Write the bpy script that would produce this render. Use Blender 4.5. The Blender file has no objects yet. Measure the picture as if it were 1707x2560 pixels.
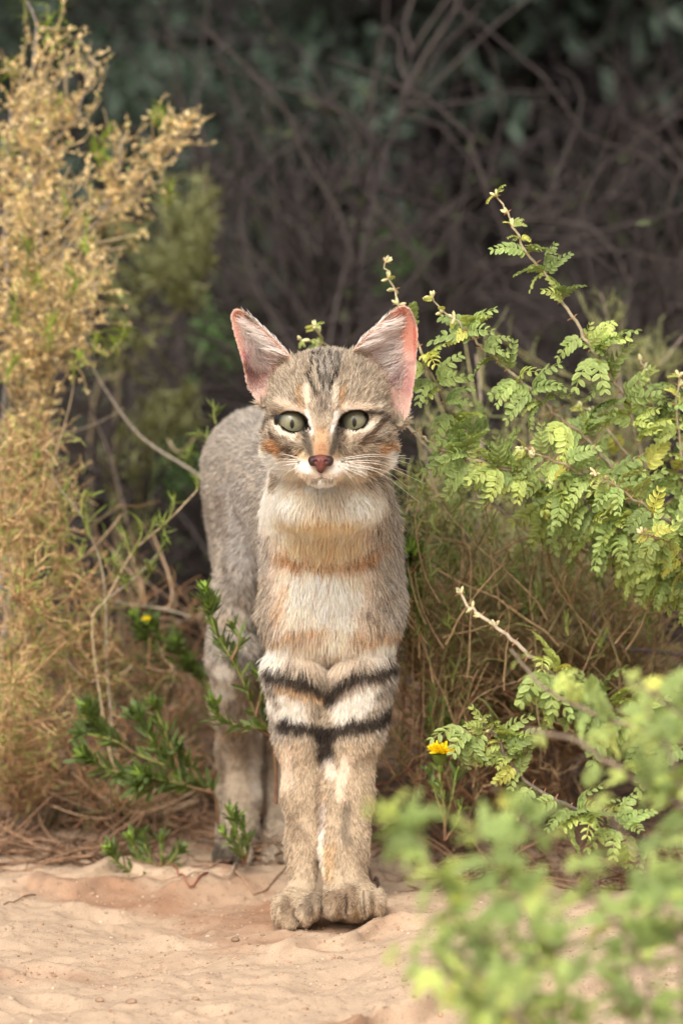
import bpy, math, random
import numpy as np
from mathutils import Vector, Matrix

SC = bpy.context.scene
rng = np.random.default_rng(11)
random.seed(5)

# ------------------------------------------------------------------ camera
W0, H0 = 1707.0, 2560.0            # the photograph's own pixels, used only as a ruler
PITCH = math.radians(9.5)
PXM = 3745.0                       # picture pixels per metre at the cat
DIST = 6.1
FPX = PXM * DIST
CZ = 1030 / PXM / math.cos(PITCH) + DIST * math.sin(PITCH)
CY = -DIST * math.cos(PITCH)
cam_d = bpy.data.cameras.new('camera')
cam = bpy.data.objects.new('camera', cam_d)
SC.collection.objects.link(cam)
cam.location = (0, CY, CZ)
cam.rotation_euler = (math.radians(90) - PITCH, 0, 0)
cam_d.sensor_fit = 'VERTICAL'
cam_d.sensor_height = 36.0
cam_d.sensor_width = 24.0
cam_d.lens = 36.0 * FPX / H0
cam_d.clip_start = 0.1
cam_d.clip_end = 2000
cam_d.dof.use_dof = True
cam_d.dof.focus_distance = DIST - 0.075
cam_d.dof.aperture_fstop = 6.9
SC.camera = cam

# ------------------------------------------------------------------ world, sun
wd = bpy.data.worlds.new('World')
SC.world = wd
wd.use_nodes = True
SUN_EL, SUN_AZ = math.radians(46), math.radians(195)   # azimuth: compass heading of the sun, y = north
nt = wd.node_tree
bgn = nt.nodes['Background']
sky = nt.nodes.new('ShaderNodeTexSky')
sky.sky_type = 'NISHITA'
sky.sun_disc = False
sky.sun_elevation = SUN_EL
sky.sun_rotation = SUN_AZ
sky.air_density = 1.0
sky.dust_density = 6.0
sky.ozone_density = 0.6
hsv = nt.nodes.new('ShaderNodeHueSaturation')
hsv.inputs['Saturation'].default_value = 0.45
nt.links.new(sky.outputs[0], hsv.inputs['Color'])
nt.links.new(hsv.outputs[0], bgn.inputs['Color'])
bgn.inputs['Strength'].default_value = 0.12
sun_d = bpy.data.lights.new('sun', 'SUN')
sun = bpy.data.objects.new('sun', sun_d)
SC.collection.objects.link(sun)
sun_d.energy = 1.35
sun_d.angle = math.radians(28)
sun_d.color = (1.0, 0.95, 0.88)
sv = Vector((math.sin(SUN_AZ) * math.cos(SUN_EL), math.cos(SUN_AZ) * math.cos(SUN_EL), math.sin(SUN_EL)))
sun.rotation_euler = sv.to_track_quat('Z', 'Y').to_euler()
sun.location = sv * 20
SC.view_settings.view_transform = 'Standard'
SC.view_settings.look = 'None'
SC.view_settings.exposure = 0.66
SC.view_settings.gamma = 1
SC.view_settings.use_curve_mapping = False
SC.cycles.max_bounces = 6
SC.cycles.diffuse_bounces = 3
SC.cycles.glossy_bounces = 2
SC.cycles.transmission_bounces = 4
SC.cycles.transparent_max_bounces = 6
SC.cycles.caustics_reflective = False
SC.cycles.caustics_refractive = False
SC.cycles.use_adaptive_sampling = True
SC.cycles.adaptive_threshold = 0.02
SC.cycles.use_denoising = True
SC.cycles_curves.shape = 'RIBBONS'

# ------------------------------------------------------------------ ruler
CP, SP = math.cos(PITCH), math.sin(PITCH)
def at(px, py, Y):
    """world point on the plane y = Y seen at picture pixel (px, py); arrays allowed"""
    px, py, Y = np.broadcast_arrays(np.asarray(px, float), np.asarray(py, float), np.asarray(Y, float))
    a = (px - W0 / 2) / FPX
    b = (H0 / 2 - py) / FPX
    dy = CP + b * SP
    dz = -SP + b * CP
    t = (Y - CY) / dy
    return np.stack([a * t, Y + 0 * t, CZ + dz * t], -1)
def proj(P):
    d = P - np.array([0, CY, CZ])
    f = d[..., 1] * CP - d[..., 2] * SP
    u = d[..., 1] * SP + d[..., 2] * CP
    return W0 / 2 + d[..., 0] / f * FPX, H0 / 2 - u / f * FPX
def msize(px, Y=0.0):
    return px / PXM * (DIST + Y * CP) / DIST

def lin(r, g, b):
    return np.array([(c / 255 / 12.92) if c / 255 <= 0.04045 else ((c / 255 + 0.055) / 1.055) ** 2.4 for c in (r, g, b)])

# ------------------------------------------------------------------ noise
def _hash(ix, iy, iz, s):
    h = (ix.astype(np.int64) * 374761393 + iy.astype(np.int64) * 668265263 + iz.astype(np.int64) * 2147483647 + s * 1274126177) & 0xFFFFFFFF
    h = ((h ^ (h >> 13)) * 1274126177) & 0xFFFFFFFF
    h = h ^ (h >> 16)
    return (h & 0xFFFF) / 32767.5 - 1.0
def vnoise(x, y, z, s=0):
    x, y, z = np.broadcast_arrays(x, y, z)
    ix, iy, iz = np.floor(x), np.floor(y), np.floor(z)
    fx, fy, fz = x - ix, y - iy, z - iz
    fx, fy, fz = [f * f * (3 - 2 * f) for f in (fx, fy, fz)]
    r = 0
    for a in (0, 1):
        for b in (0, 1):
            for c in (0, 1):
                w = (fx if a else 1 - fx) * (fy if b else 1 - fy) * (fz if c else 1 - fz)
                r = r + w * _hash(ix + a, iy + b, iz + c, s)
    return r
def fbm(x, y, z, octv=4, s=0):
    r, a, f = 0, 1.0, 1.0
    for o in range(octv):
        r = r + a * vnoise(x * f + 17.3 * o, y * f, z * f, s + o)
        a *= 0.5
        f *= 2.03
    return r / 1.9
def sm(a, b, x):
    t = np.clip((x - a) / (b - a), 0, 1)
    return t * t * (3 - 2 * t)
def nrm(v):
    return v / np.maximum(np.linalg.norm(v, axis=-1, keepdims=True), 1e-9)

# ------------------------------------------------------------------ mesh helpers
class Buf:
    def __init__(s):
        s.v, s.f, s.c, s.n = [], [], [], 0
    def add(s, V, F, C):
        V = np.asarray(V, np.float32).reshape(-1, 3)
        F = np.asarray(F, np.int64)
        C = np.broadcast_to(np.asarray(C, np.float32), (len(V), 3))
        s.v.append(V); s.f.append(F + s.n); s.c.append(C); s.n += len(V)
    def mesh(s, name, mat, off=(0, 0, 0), smooth=True):
        me = bpy.data.meshes.new(name)
        V = np.concatenate(s.v) - np.asarray(off, np.float32)
        sizes = np.concatenate([np.full(len(f), f.shape[1], np.int32) for f in s.f])
        loops = np.concatenate([f.ravel() for f in s.f]).astype(np.int32)
        me.vertices.add(len(V)); me.vertices.foreach_set('co', V.astype(np.float32).ravel())
        me.loops.add(len(loops)); me.loops.foreach_set('vertex_index', loops)
        me.polygons.add(len(sizes))
        st = np.concatenate([[0], np.cumsum(sizes)[:-1]]).astype(np.int32)
        me.polygons.foreach_set('loop_start', st)
        me.polygons.foreach_set('use_smooth', np.full(len(sizes), smooth))
        me.update(calc_edges=True)
        at_ = me.attributes.new('Col', 'FLOAT_COLOR', 'POINT')
        C = np.concatenate(s.c)
        at_.data.foreach_set('color', np.concatenate([C, np.ones((len(C), 1), np.float32)], 1).ravel())
        me.materials.append(mat)
        return me
    def build(s, name, mat, parent=None, off=(0, 0, 0), smooth=True, kind=None):
        o = bpy.data.objects.new(name, s.mesh(name, mat, off, smooth))
        SC.collection.objects.link(o)
        if parent is not None: o.parent = parent
        if kind: o['kind'] = kind
        return o

def tubes(buf, P, R, sides, C):
    """P (M,N,3) centre lines, R (M,N) radii, C colour (3) or (M,3) or (M,N,3)"""
    P = np.asarray(P, float); R = np.asarray(R, float)
    C = np.asarray(C, float)
    if P.ndim == 2:
        P, R = P[None], R[None]
        if C.ndim == 2: C = C[None]
    M, N = P.shape[:2]
    T = np.empty_like(P)
    T[:, 1:-1] = P[:, 2:] - P[:, :-2]; T[:, 0] = P[:, 1] - P[:, 0]; T[:, -1] = P[:, -1] - P[:, -2]
    T = nrm(T)
    mean = nrm(P[:, -1] - P[:, 0] + 1e-9)
    ref = np.zeros((M, 3)); k = np.argmin(np.abs(mean), 1); ref[np.arange(M), k] = 1
    A = nrm(np.cross(T, ref[:, None, :])); B = np.cross(T, A)
    th = np.arange(sides) / sides * 2 * np.pi
    V = P[:, :, None, :] + R[:, :, None, None] * (A[:, :, None, :] * np.cos(th)[:, None] + B[:, :, None, :] * np.sin(th)[:, None])
    idx = np.arange(M * N * sides).reshape(M, N, sides)
    a = idx[:, :-1]; b = idx[:, 1:]
    F = np.stack([a, np.roll(a, -1, 2), np.roll(b, -1, 2), b], -1).reshape(-1, 4)
    C = np.asarray(C, float)
    if C.ndim == 1: C = np.broadcast_to(C, (M, N, 3))
    elif C.ndim == 2: C = np.broadcast_to(C[:, None], (M, N, 3))
    C = np.broadcast_to(C[:, :, None], (M, N, sides, 3)).reshape(-1, 3)
    buf.add(V.reshape(-1, 3), F, C)

def strands(O, D, L, N, wob=0.25, bias=(0, 0, 0), rs=None):
    rs = rs or rng
    O = np.asarray(O, float); M = len(O)
    d = nrm(np.asarray(D, float)); L = np.broadcast_to(np.asarray(L, float), (M,))
    P = np.empty((M, N, 3)); P[:, 0] = O
    slow = rs.normal(size=(M, 3)) * wob * 0.5
    for i in range(1, N):
        d = nrm(d + slow + rs.normal(size=(M, 3)) * wob + np.asarray(bias))
        P[:, i] = P[:, i - 1] + d * (L / (N - 1))[:, None]
    return P
def branch_off(P, M, t0=0.2, t1=1.0, ang=0.8, rs=None):
    rs = rs or rng
    n, N = P.shape[:2]
    i = rs.integers(0, n, M); t = rs.uniform(t0, t1, M) * (N - 1)
    k = np.minimum(t.astype(int), N - 2); f = (t - k)[:, None]
    O = P[i, k] * (1 - f) + P[i, k + 1] * f
    T = nrm(P[i, k + 1] - P[i, k])
    D = nrm(T + ang * nrm(rs.normal(size=(M, 3))))
    return O, D
def frames(D, U):
    """rotation matrices: x along D, z near U"""
    X = nrm(D); Yv = nrm(np.cross(U, X)); Z = np.cross(X, Yv)
    return np.stack([X, Yv, Z], -1)
def scatter(buf, tmpl, O, R, S, C):
    V, F, K = tmpl
    M = len(O)
    S = np.broadcast_to(np.asarray(S, float), (M,))
    W = np.einsum('mij,vj->mvi', R, V) * S[:, None, None] + O[:, None]
    C = np.asarray(C, float)
    if C.ndim == 1: C = np.broadcast_to(C, (M, 3))
    CC = C[:, None, :] * K[None, :, None] if K.ndim == 1 else C[:, None, :] * K[None]
    for f in F:
        pass
    FF = [(np.asarray(f)[None] + (np.arange(M) * len(V))[:, None, None]).reshape(-1, np.asarray(f).shape[1]) for f in F]
    base = buf.n
    buf.v.append(W.reshape(-1, 3).astype(np.float32)); buf.c.append(CC.reshape(-1, 3).astype(np.float32))
    for f in FF: buf.f.append(f + base)
    buf.n += M * len(V)

def resample(pts, n):
    pts = np.asarray(pts, float)
    # catmull-rom through the given points
    Q = np.concatenate([[2 * pts[0] - pts[1]], pts, [2 * pts[-1] - pts[-2]]])
    out = []
    m = len(pts) - 1
    for s in np.linspace(0, m, n):
        i = min(int(s), m - 1); t = s - i
        a, b, c, d = Q[i], Q[i + 1], Q[i + 2], Q[i + 3]
        out.append(0.5 * (2 * b + (c - a) * t + (2 * a - 5 * b + 4 * c - d) * t * t + (3 * b - a - 3 * c + d) * t ** 3))
    return np.array(out)

# ------------------------------------------------------------------ objects
def thing(name, label, cat, loc=(0, 0, 0), group=None):
    o = bpy.data.objects.new(name, None)
    SC.collection.objects.link(o)
    o.location = tuple(float(v) for v in loc)
    o.empty_display_size = 0.05
    o['label'] = label; o['category'] = cat
    if group: o['group'] = group
    return o
def tag(o, label, cat, group=None):
    o['label'] = label; o['category'] = cat
    if group: o['group'] = group
    return o
def link_copy(mesh, name, M4, parent):
    o = bpy.data.objects.new(name, mesh)
    SC.collection.objects.link(o)
    o.parent = parent
    o.matrix_local = M4
    return o

# ------------------------------------------------------------------ materials
def mat(name, rough=0.6, spec=0.3, transl=0.0, noise=0.0, nscale=200, bump=0.0, bscale=300, coat=0.0, sss=0.0):
    m = bpy.data.materials.new(name); m.use_nodes = True
    t = m.node_tree; N = t.nodes; L = t.links
    p = N['Principled BSDF']
    p.inputs['Roughness'].default_value = rough
    p.inputs['Specular IOR Level'].default_value = spec
    p.inputs['Coat Weight'].default_value = coat
    a = N.new('ShaderNodeAttribute'); a.attribute_name = 'Col'
    src = a.outputs['Color']
    if transl:      # every leaf object a little different
        oi = N.new('ShaderNodeObjectInfo'); m0 = N.new('ShaderNodeMapRange')
        m0.inputs['To Min'].default_value = 0.70; m0.inputs['To Max'].default_value = 1.28
        L.new(oi.outputs['Random'], m0.inputs['Value'])
        v0 = N.new('ShaderNodeVectorMath'); v0.operation = 'SCALE'
        L.new(src, v0.inputs[0]); L.new(m0.outputs[0], v0.inputs['Scale']); src = v0.outputs[0]
    tc = N.new('ShaderNodeTexCoord')
    if noise:
        nz = N.new('ShaderNodeTexNoise'); nz.inputs['Scale'].default_value = nscale; nz.inputs['Detail'].default_value = 3
        L.new(tc.outputs['Object'], nz.inputs['Vector'])
        mr = N.new('ShaderNodeMapRange')
        mr.inputs['From Min'].default_value = 0.3; mr.inputs['From Max'].default_value = 0.7
        mr.inputs['To Min'].default_value = 1 - noise; mr.inputs['To Max'].default_value = 1 + noise
        L.new(nz.outputs['Fac'], mr.inputs['Value'])
        vm = N.new('ShaderNodeVectorMath'); vm.operation = 'SCALE'
        L.new(src, vm.inputs[0]); L.new(mr.outputs[0], vm.inputs['Scale'])
        src = vm.outputs[0]
    L.new(src, p.inputs['Base Color'])
    if bump:
        nb = N.new('ShaderNodeTexNoise'); nb.inputs['Scale'].default_value = bscale; nb.inputs['Detail'].default_value = 3
        L.new(tc.outputs['Object'], nb.inputs['Vector'])
        bp = N.new('ShaderNodeBump'); bp.inputs['Strength'].default_value = bump; bp.inputs['Distance'].default_value = 0.001
        L.new(nb.outputs['Fac'], bp.inputs['Height']); L.new(bp.outputs[0], p.inputs['Normal'])
    if transl:
        tr = N.new('ShaderNodeBsdfTranslucent')
        mul = N.new('ShaderNodeVectorMath'); mul.operation = 'MULTIPLY'; mul.inputs[1].default_value = (1.15, 1.2, 0.7)
        L.new(src, mul.inputs[0]); L.new(mul.outputs[0], tr.inputs['Color'])
        mx = N.new('ShaderNodeMixShader'); mx.inputs[0].default_value = transl
        L.new(p.outputs[0], mx.inputs[1]); L.new(tr.outputs[0], mx.inputs[2])
        L.new(mx.outputs[0], N['Material Output'].inputs['Surface'])
    return m
M_LEAF = mat('leaf_green', 0.55, 0.3, 0.35, noise=0.18, nscale=350)
M_SEED = mat('dry_seed', 0.7, 0.15, 0.3, noise=0.2, nscale=400)
M_WOOD = mat('bark', 0.8, 0.2, 0, noise=0.3, nscale=260, bump=0.5, bscale=500)
M_SKIN = mat('cat_skin', 0.8, 0.1, 0)
M_NOSE = mat('nose_leather', 0.42, 0.45, 0, noise=0.15, nscale=900, bump=0.4, bscale=1800)
M_WHISK = mat('whisker', 0.4, 0.4, 0)
M_STONE = mat('stone', 0.85, 0.2, 0, noise=0.25, nscale=250, bump=0.6, bscale=400)
# ================================================================== ground
def ghill(x, y):
    """broad shape of the sand"""
    h = 0.010 * sm(-0.02, 0.05, x) * np.exp(-((y + 0.02) / 0.10) ** 2)
    h = h + 0.022 * sm(-0.04, 0.20, x + 0.25 * (y + 0.1)) * sm(0.02, -0.14, y) * sm(-0.9, -0.35, y)
    h = h - 0.008 * np.exp(-((x + 0.115) / 0.06) ** 2 - ((y - 0.02) / 0.07) ** 2)
    h = h + 0.012 * sm(0.2, 0.5, y) * (0.6 + 0.4 * np.sin(x * 9))
    h = h + 0.03 * fbm(x * 0.9, y * 0.9, 0 * x, 2, 5) * sm(0.5, 2.5, np.hypot(x, y))
    return h
_r = np.random.default_rng(3)
PITS = [(float(_r.uniform(-.26, .26)), float(_r.uniform(-.42, .18)), float(_r.uniform(.006, .024)), float(_r.uniform(.0015, .0055))) for _ in range(46)]
PITS = [q for q in PITS if not (-.07 < q[0] < .05 and -.09 < q[1] < .05)]
def gfine(x, y):
    near = sm(2.2, 0.5, np.hypot(x, y))
    u = x * 0.8 + y * 0.6; v = -x * 0.6 + y * 0.8
    h = 0.0105 * fbm(u * 10, v * 20, 0 * x, 3, 9)
    r = fbm(u * 34, v * 60, 0 * x + 3, 3, 21)
    h = h + 0.0036 * r
    r2 = fbm(x * 130, y * 130, 0 * x, 3, 31)
    h = h + 0.0012 * r2 + 0.0030 * sm(0.45, 0.9, r2) * sm(-0.1, 0.5, r)
    # low broken crust edges in front of the paws and on the left
    for (cx, cy, w, hh, ph) in ((0.02, -0.075, 0.10, 0.006, 0.5), (-0.15, 0.13, 0.07, 0.005, 2.0), (0.07, -0.30, 0.09, 0.013, 1.0), (-0.19, 0.10, 0.05, 0.006, 4.0)):
        e = (y - cy) - 0.02 * np.sin((x - cx) * 40 + ph) - 0.008 * np.sin((x - cx) * 130 + ph) - 0.35 * (x - cx)
        h = h + 1.5 * hh * (sm(-0.004, 0.004, e) - sm(0.0, 0.06, e)) * np.exp(-((x - cx) / w) ** 2)
    for (cx, cy, r, dpt) in PITS:
        q = np.hypot((x - cx), (y - cy) * 1.2) / r
        h = h - dpt * np.exp(-q * q * 1.4) + dpt * .45 * np.exp(-((q - 1.35) / .35) ** 2)
    return h * near
def gz(x, y):
    x = np.asarray(x, float); y = np.asarray(y, float)
    return ghill(x, y) + gfine(x, y)
def axis(parts):
    out = []
    for a, b, s in parts:
        out.append(np.arange(a, b, s))
    return np.unique(np.round(np.concatenate(out), 6))
gxs = axis([(-700, -60, 80), (-60, -8, 5), (-8, -1.2, 0.25), (-1.2, -0.29, 0.02), (-0.29, 0.29, 0.0017), (0.29, 1.2, 0.02), (1.2, 8, 0.25), (8, 60, 5), (60, 701, 80)])
gys = axis([(-700, -60, 80), (-60, -8, 5), (-8, -1.2, 0.25), (-1.2, -0.48, 0.02), (-0.48, 0.30, 0.0022), (0.30, 0.7, 0.008), (0.7, 6, 0.06), (6, 60, 3), (60, 701, 80)])
GX, GY = np.meshgrid(gxs, gys, indexing='ij')
GZ = gz(GX, GY)
b = Buf()
idx = np.arange(GX.size).reshape(GX.shape)
F = np.stack([idx[:-1, :-1], idx[1:, :-1], idx[1:, 1:], idx[:-1, 1:]], -1).reshape(-1, 4)
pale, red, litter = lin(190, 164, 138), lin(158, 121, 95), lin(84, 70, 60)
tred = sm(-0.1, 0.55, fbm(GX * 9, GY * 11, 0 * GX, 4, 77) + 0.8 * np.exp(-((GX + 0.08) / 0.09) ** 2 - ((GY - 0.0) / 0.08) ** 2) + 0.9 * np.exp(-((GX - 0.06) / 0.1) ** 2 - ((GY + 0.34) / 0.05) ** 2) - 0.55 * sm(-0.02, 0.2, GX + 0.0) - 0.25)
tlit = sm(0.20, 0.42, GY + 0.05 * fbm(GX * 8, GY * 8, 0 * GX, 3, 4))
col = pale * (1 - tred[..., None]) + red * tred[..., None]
col = col * (1 - tlit[..., None]) + litter * tlit[..., None]  # litter brown, kept dark to carry shade under the bushes in its colour
col = col * (1 + 0.10 * fbm(GX * 160, GY * 160, 0 * GX, 2, 3))[..., None]
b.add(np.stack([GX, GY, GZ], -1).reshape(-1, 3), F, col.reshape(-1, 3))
M_SAND = mat('sand', 0.95, 0.08, 0, noise=0.10, nscale=900, bump=0.8, bscale=1100)
tt = M_SAND.node_tree
# sparse dark and bright grains
tcn = [n for n in tt.nodes if n.type == 'TEX_COORD'][0]
vo = tt.nodes.new('ShaderNodeTexVoronoi'); vo.inputs['Scale'].default_value = 420
tt.links.new(tcn.outputs['Object'], vo.inputs['Vector'])
sepc = tt.nodes.new('ShaderNodeSeparateColor'); tt.links.new(vo.outputs['Color'], sepc.inputs[0])
mrg = tt.nodes.new('ShaderNodeMapRange'); mrg.inputs['From Min'].default_value = 0.0; mrg.inputs['From Max'].default_value = 0.12
mrg.inputs['To Min'].default_value = 0.75; mrg.inputs['To Max'].default_value = 1.0
tt.links.new(sepc.outputs[0], mrg.inputs['Value'])
vs = tt.nodes.new('ShaderNodeVectorMath'); vs.operation = 'SCALE'
pb = tt.nodes['Principled BSDF']; old = pb.inputs['Base Color'].links[0].from_socket
tt.links.new(old, vs.inputs[0]); tt.links.new(mrg.outputs[0], vs.inputs['Scale']); tt.links.new(vs.outputs[0], pb.inputs['Base Color'])
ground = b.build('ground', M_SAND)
ground['kind'] = 'structure'
ground['label'] = 'pale pinkish sand with broken crust, running back under the bushes'
# ================================================================== the cat
GXa = np.arange(-0.118, 0.066, 0.0012)
GYa = axis([(-0.142, 0.0, 0.0012), (0.0, 0.41, 0.0025)])
GZa = axis([(-0.008, 0.05, 0.0012), (0.05, 0.25, 0.002), (0.25, 0.445, 0.0012)])
D = np.full((len(GXa), len(GYa), len(GZa)), 0.05, np.float32)
def block(lo, hi):
    s = []
    for A, l, h in zip((GXa, GYa, GZa), lo, hi):
        i0 = max(np.searchsorted(A, l) - 1, 0); i1 = min(np.searchsorted(A, h) + 1, len(A))
        s.append(slice(i0, max(i1, i0 + 1)))
    sx, sy, sz = s
    return (sx, sy, sz), GXa[sx][:, None, None], GYa[sy][None, :, None], GZa[sz][None, None, :]
def smin(a, b, k):
    if k <= 0: return np.minimum(a, b)
    h = np.maximum(k - np.abs(a - b), 0) / k
    return np.minimum(a, b) - h * h * k * 0.25
def ell(c, r, k=0.01, rot=None, sub=False):
    c = np.asarray(c, float); r = np.asarray(r, float); m = r.max() + k + 0.004
    sl, x, y, z = block(c - m, c + m)
    x = x - c[0]; y = y - c[1]; z = z - c[2]
    if rot is not None:
        x, y, z = [rot[i][0] * x + rot[i][1] * y + rot[i][2] * z for i in range(3)]
    k0 = np.sqrt((x / r[0]) ** 2 + (y / r[1]) ** 2 + (z / r[2]) ** 2) + 1e-9
    k1 = np.sqrt((x / r[0] ** 2) ** 2 + (y / r[1] ** 2) ** 2 + (z / r[2] ** 2) ** 2) + 1e-9
    d = k0 * (k0 - 1) / k1
    D[sl] = -smin(-D[sl], d, k) if sub else smin(D[sl], d, k)
def cone(a, b, r1, r2, k=0.012):
    a = np.asarray(a, float); b = np.asarray(b, float); m = max(r1, r2) + k + 0.004
    sl, x, y, z = block(np.minimum(a, b) - m, np.maximum(a, b) + m)
    ba = b - a; L2 = (ba ** 2).sum()
    h = np.clip(((x - a[0]) * ba[0] + (y - a[1]) * ba[1] + (z - a[2]) * ba[2]) / L2, 0, 1)
    d = np.sqrt((x - a[0] - ba[0] * h) ** 2 + (y - a[1] - ba[1] * h) ** 2 + (z - a[2] - ba[2] * h) ** 2) - (r1 + (r2 - r1) * h)
    D[sl] = smin(D[sl], d, k)
def J(px, py, Y): return at(px, py, Y)
def r_(px, Y=0.0): return msize(px, Y)
def limb(js, k=0.012):
    for (x0, y0, Y0, r0), (x1, y1, Y1, r1) in zip(js[:-1], js[1:]):
        cone(J(x0, y0, Y0), J(x1, y1, Y1), r_(r0, Y0), r_(r1, Y1), k)

# trunk
limb([(815, 1290, .055, 122), (730, 1215, .15, 120), (640, 1172, .235, 120)], 0.02)
ell(J(640, 1215, .245), (r_(118), .055, r_(190)), 0.02)
ell(J(760, 1340, .13), (r_(118), .085, r_(150)), 0.02)
# chest and shoulders
ell(J(832, 1400, .045), (r_(143), .052, r_(200)), 0.02)
ell(J(822, 1235, .015), (r_(122), .042, r_(120)), 0.02)
ell(J(730, 1480, .045), (r_(62), .042, r_(150)), 0.012)
ell(J(925, 1470, .045), (r_(68), .042, r_(165)), 0.012)
ell(J(830, 1555, .038), (r_(116), .032, r_(90)), 0.014)
# neck
cone(J(815, 1080, -.025), J(825, 1290, .03), r_(118), r_(138), 0.02)
# forelegs, each built apart so that they touch without melting together
PAWS = [
    [(700, 2276, -.034, 22, 40), (726, 2296, -.044, 25, 36), (760, 2280, -.043, 24, 38), (786, 2264, -.034, 18, 34)],
    [(832, 2262, -.038, 27, 36), (872, 2252, -.048, 25, 42), (909, 2252, -.048, 24, 41), (943, 2258, -.038, 22, 37)]]
MITT = [((738, 2276, -.022), (54, .026, 48)), ((886, 2258, -.024), (76, .027, 44))]
LEGS = [[(742, 1560, .030, 60), (742, 1690, .031, 58), (748, 1780, .033, 50), (752, 1850, .032, 47), (757, 1990, .026, 38), (760, 2110, .016, 32), (756, 2225, .002, 35)],
        [(908, 1560, .030, 63), (900, 1690, .029, 62), (888, 1780, .029, 60), (874, 1850, .026, 60), (863, 1990, .018, 57), (858, 2110, .006, 48), (866, 2220, -.006, 52)]]
Dmain = D
for leg, toes, (mc, mr) in zip(LEGS, PAWS, MITT):
    D = np.full_like(Dmain, 0.05)
    limb(leg, 0.018)
    ell(J(*mc), (r_(mr[0]), mr[1], r_(mr[2])), 0.012)
    for (tx, ty, tY, rx, rz) in toes:
        ell(J(tx, ty, tY), (r_(rx), .015, r_(rz)), 0.0030)
    zz = GZa[None, None, :]
    kz = (.002 + .022 * sm(.172, .212, zz)).astype(np.float32)
    h = np.maximum(kz - np.abs(Dmain - D), 0) / kz
    Dmain = np.minimum(Dmain, D) - h * h * kz * .25
D = Dmain.astype(np.float32)
# hind legs (the near one shows to the left, the other behind the forelegs)
for dx, dY in ((0, 0), (150, 0.02)):
    ell(J(612 + dx, 1370, .225 + dY), (r_(78), .060, r_(175)), 0.02)
    limb([(590 + dx, 1500, .195 + dY, 66), (585 + dx * .9, 1640, .185 + dY, 56), (590 + dx * .8, 1760, .22 + dY, 50), (595 + dx * .8, 1880, .262 + dY, 46), (598 + dx * .8, 1990, .258 + dY, 47),
          (594 + dx * .8, 2080, .248 + dY, 44), (580 + dx * .8, 2125, .225 + dY, 40)], 0.012)
    for q in range(4):
        ell(J(548 + dx * .8 + q * 22, 2138 + (4, -4, -2, 4)[q], .205 + dY - (0, .006, .006, 0)[q]), (r_(15), .016, r_(25)), 0.002)
# tail, hanging behind the hind legs
limb([(640, 1110, .285, 40), (652, 1300, .335, 34), (650, 1600, .36, 30), (640, 1900, .37, 26), (640, 2010, .385, 22)], 0.01)

# head
HC = J(808, 1030, -.055)
ell(J(822, 990, -.050), (r_(143), .046, r_(112)), 0.012)
ell(J(824, 1075, -.058), (r_(152), .034, r_(88)), 0.014)
ell(J(735, 1122, -.060), (r_(66), .030, r_(56)), 0.014)
ell(J(900, 1122, -.060), (r_(78), .030, r_(58)), 0.014)
cone(J(807, 985, -.082), J(803, 1120, -.117), r_(34), r_(24), 0.012)
cone(J(803, 1120, -.108), J(803, 1150, -.116), r_(38), r_(26), 0.010)
ell(J(777, 1170, -.105), (r_(37), .018, r_(26)), 0.008)
ell(J(831, 1170, -.105), (r_(38), .018, r_(26)), 0.008)
ell(J(804, 1184, -.102), (r_(38), .016, r_(18)), 0.005)
ell(J(818, 1235, -.032), (r_(124), .040, r_(75)), 0.016)
for sx_, ex in ((-1, 735), (1, 883)):      # brow and cheekbone round the eye
    ell(J(ex, 1008, -.080), (r_(52), .012, r_(26)), 0.010)
    ell(J(ex + sx_ * 18, 1100, -.084), (r_(50), .014, r_(28)), 0.010)
EYES = [(734, 1053, 32, 25, math.radians(-13)), (884, 1049, 33, 24, math.radians(13))]
EYE_Y = -.0845
for ex, ey, ew, eh, ea in EYES:
    c = J(ex, ey, -.09)
    sl, x, y, z = block(c - 0.02, c + np.array([.02, .03, .02]))
    u = (x - c[0]) * PXM; v = (z - c[2]) * PXM
    ca, sa = math.cos(ea), math.sin(ea)
    # inner corner (towards the nose) drawn down to a point
    s_in = -1 if ex > 808 else 1
    uu = (u * ca + v * sa); vv = (-u * sa + v * ca)
    q = np.sqrt((uu / ew) ** 2 + (vv / (eh * np.where(vv > 0, .88, 1.08))) ** 2)
    d2 = (q - 1) * eh / PXM + 0 * y
    D[sl] = np.maximum(D[sl], -d2)

# ears: thin curved shells
EARL = [(652, 1012), (632, 985), (616, 962), (609, 930), (602, 895), (592, 862), (584, 835), (577, 805), (575, 785), (582, 769), (594, 765), (612, 771), (640, 795), (668, 820), (700, 851), (724, 876), (748, 905)]
EARR = [(862, 905), (868, 884), (883, 862), (906, 837), (930, 815), (952, 795), (975, 774), (994, 761), (1008, 757), (1024, 764), (1036, 782), (1045, 812), (1047, 848), (1044, 890), (1042, 930), (1034, 975), (1026, 1022), (1006, 1062)]
def seg_dist(x, z, pts):
    best = np.full(np.broadcast(x, z).shape, 1e9); side = None
    for (ax, az), (bx, bz) in zip(pts[:-1], pts[1:]):
        dx, dz = bx - ax, bz - az
        h = np.clip(((x - ax) * dx + (z - az) * dz) / (dx * dx + dz * dz), 0, 1)
        best = np.minimum(best, (x - ax - dx * h) ** 2 + (z - az - dz * h) ** 2)
    return np.sqrt(best)
def inside(x, z, pts):
    c = np.zeros(np.broadcast(x, z).shape, bool)
    n = len(pts)
    for i in range(n):
        ax, az = pts[i]; bx, bz = pts[(i + 1) % n]
        if az == bz: continue
        c ^= ((az > z) != (bz > z)) & (x < (bx - ax) * (z - az) / (bz - az) + ax)
    return c
EARW = []
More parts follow.
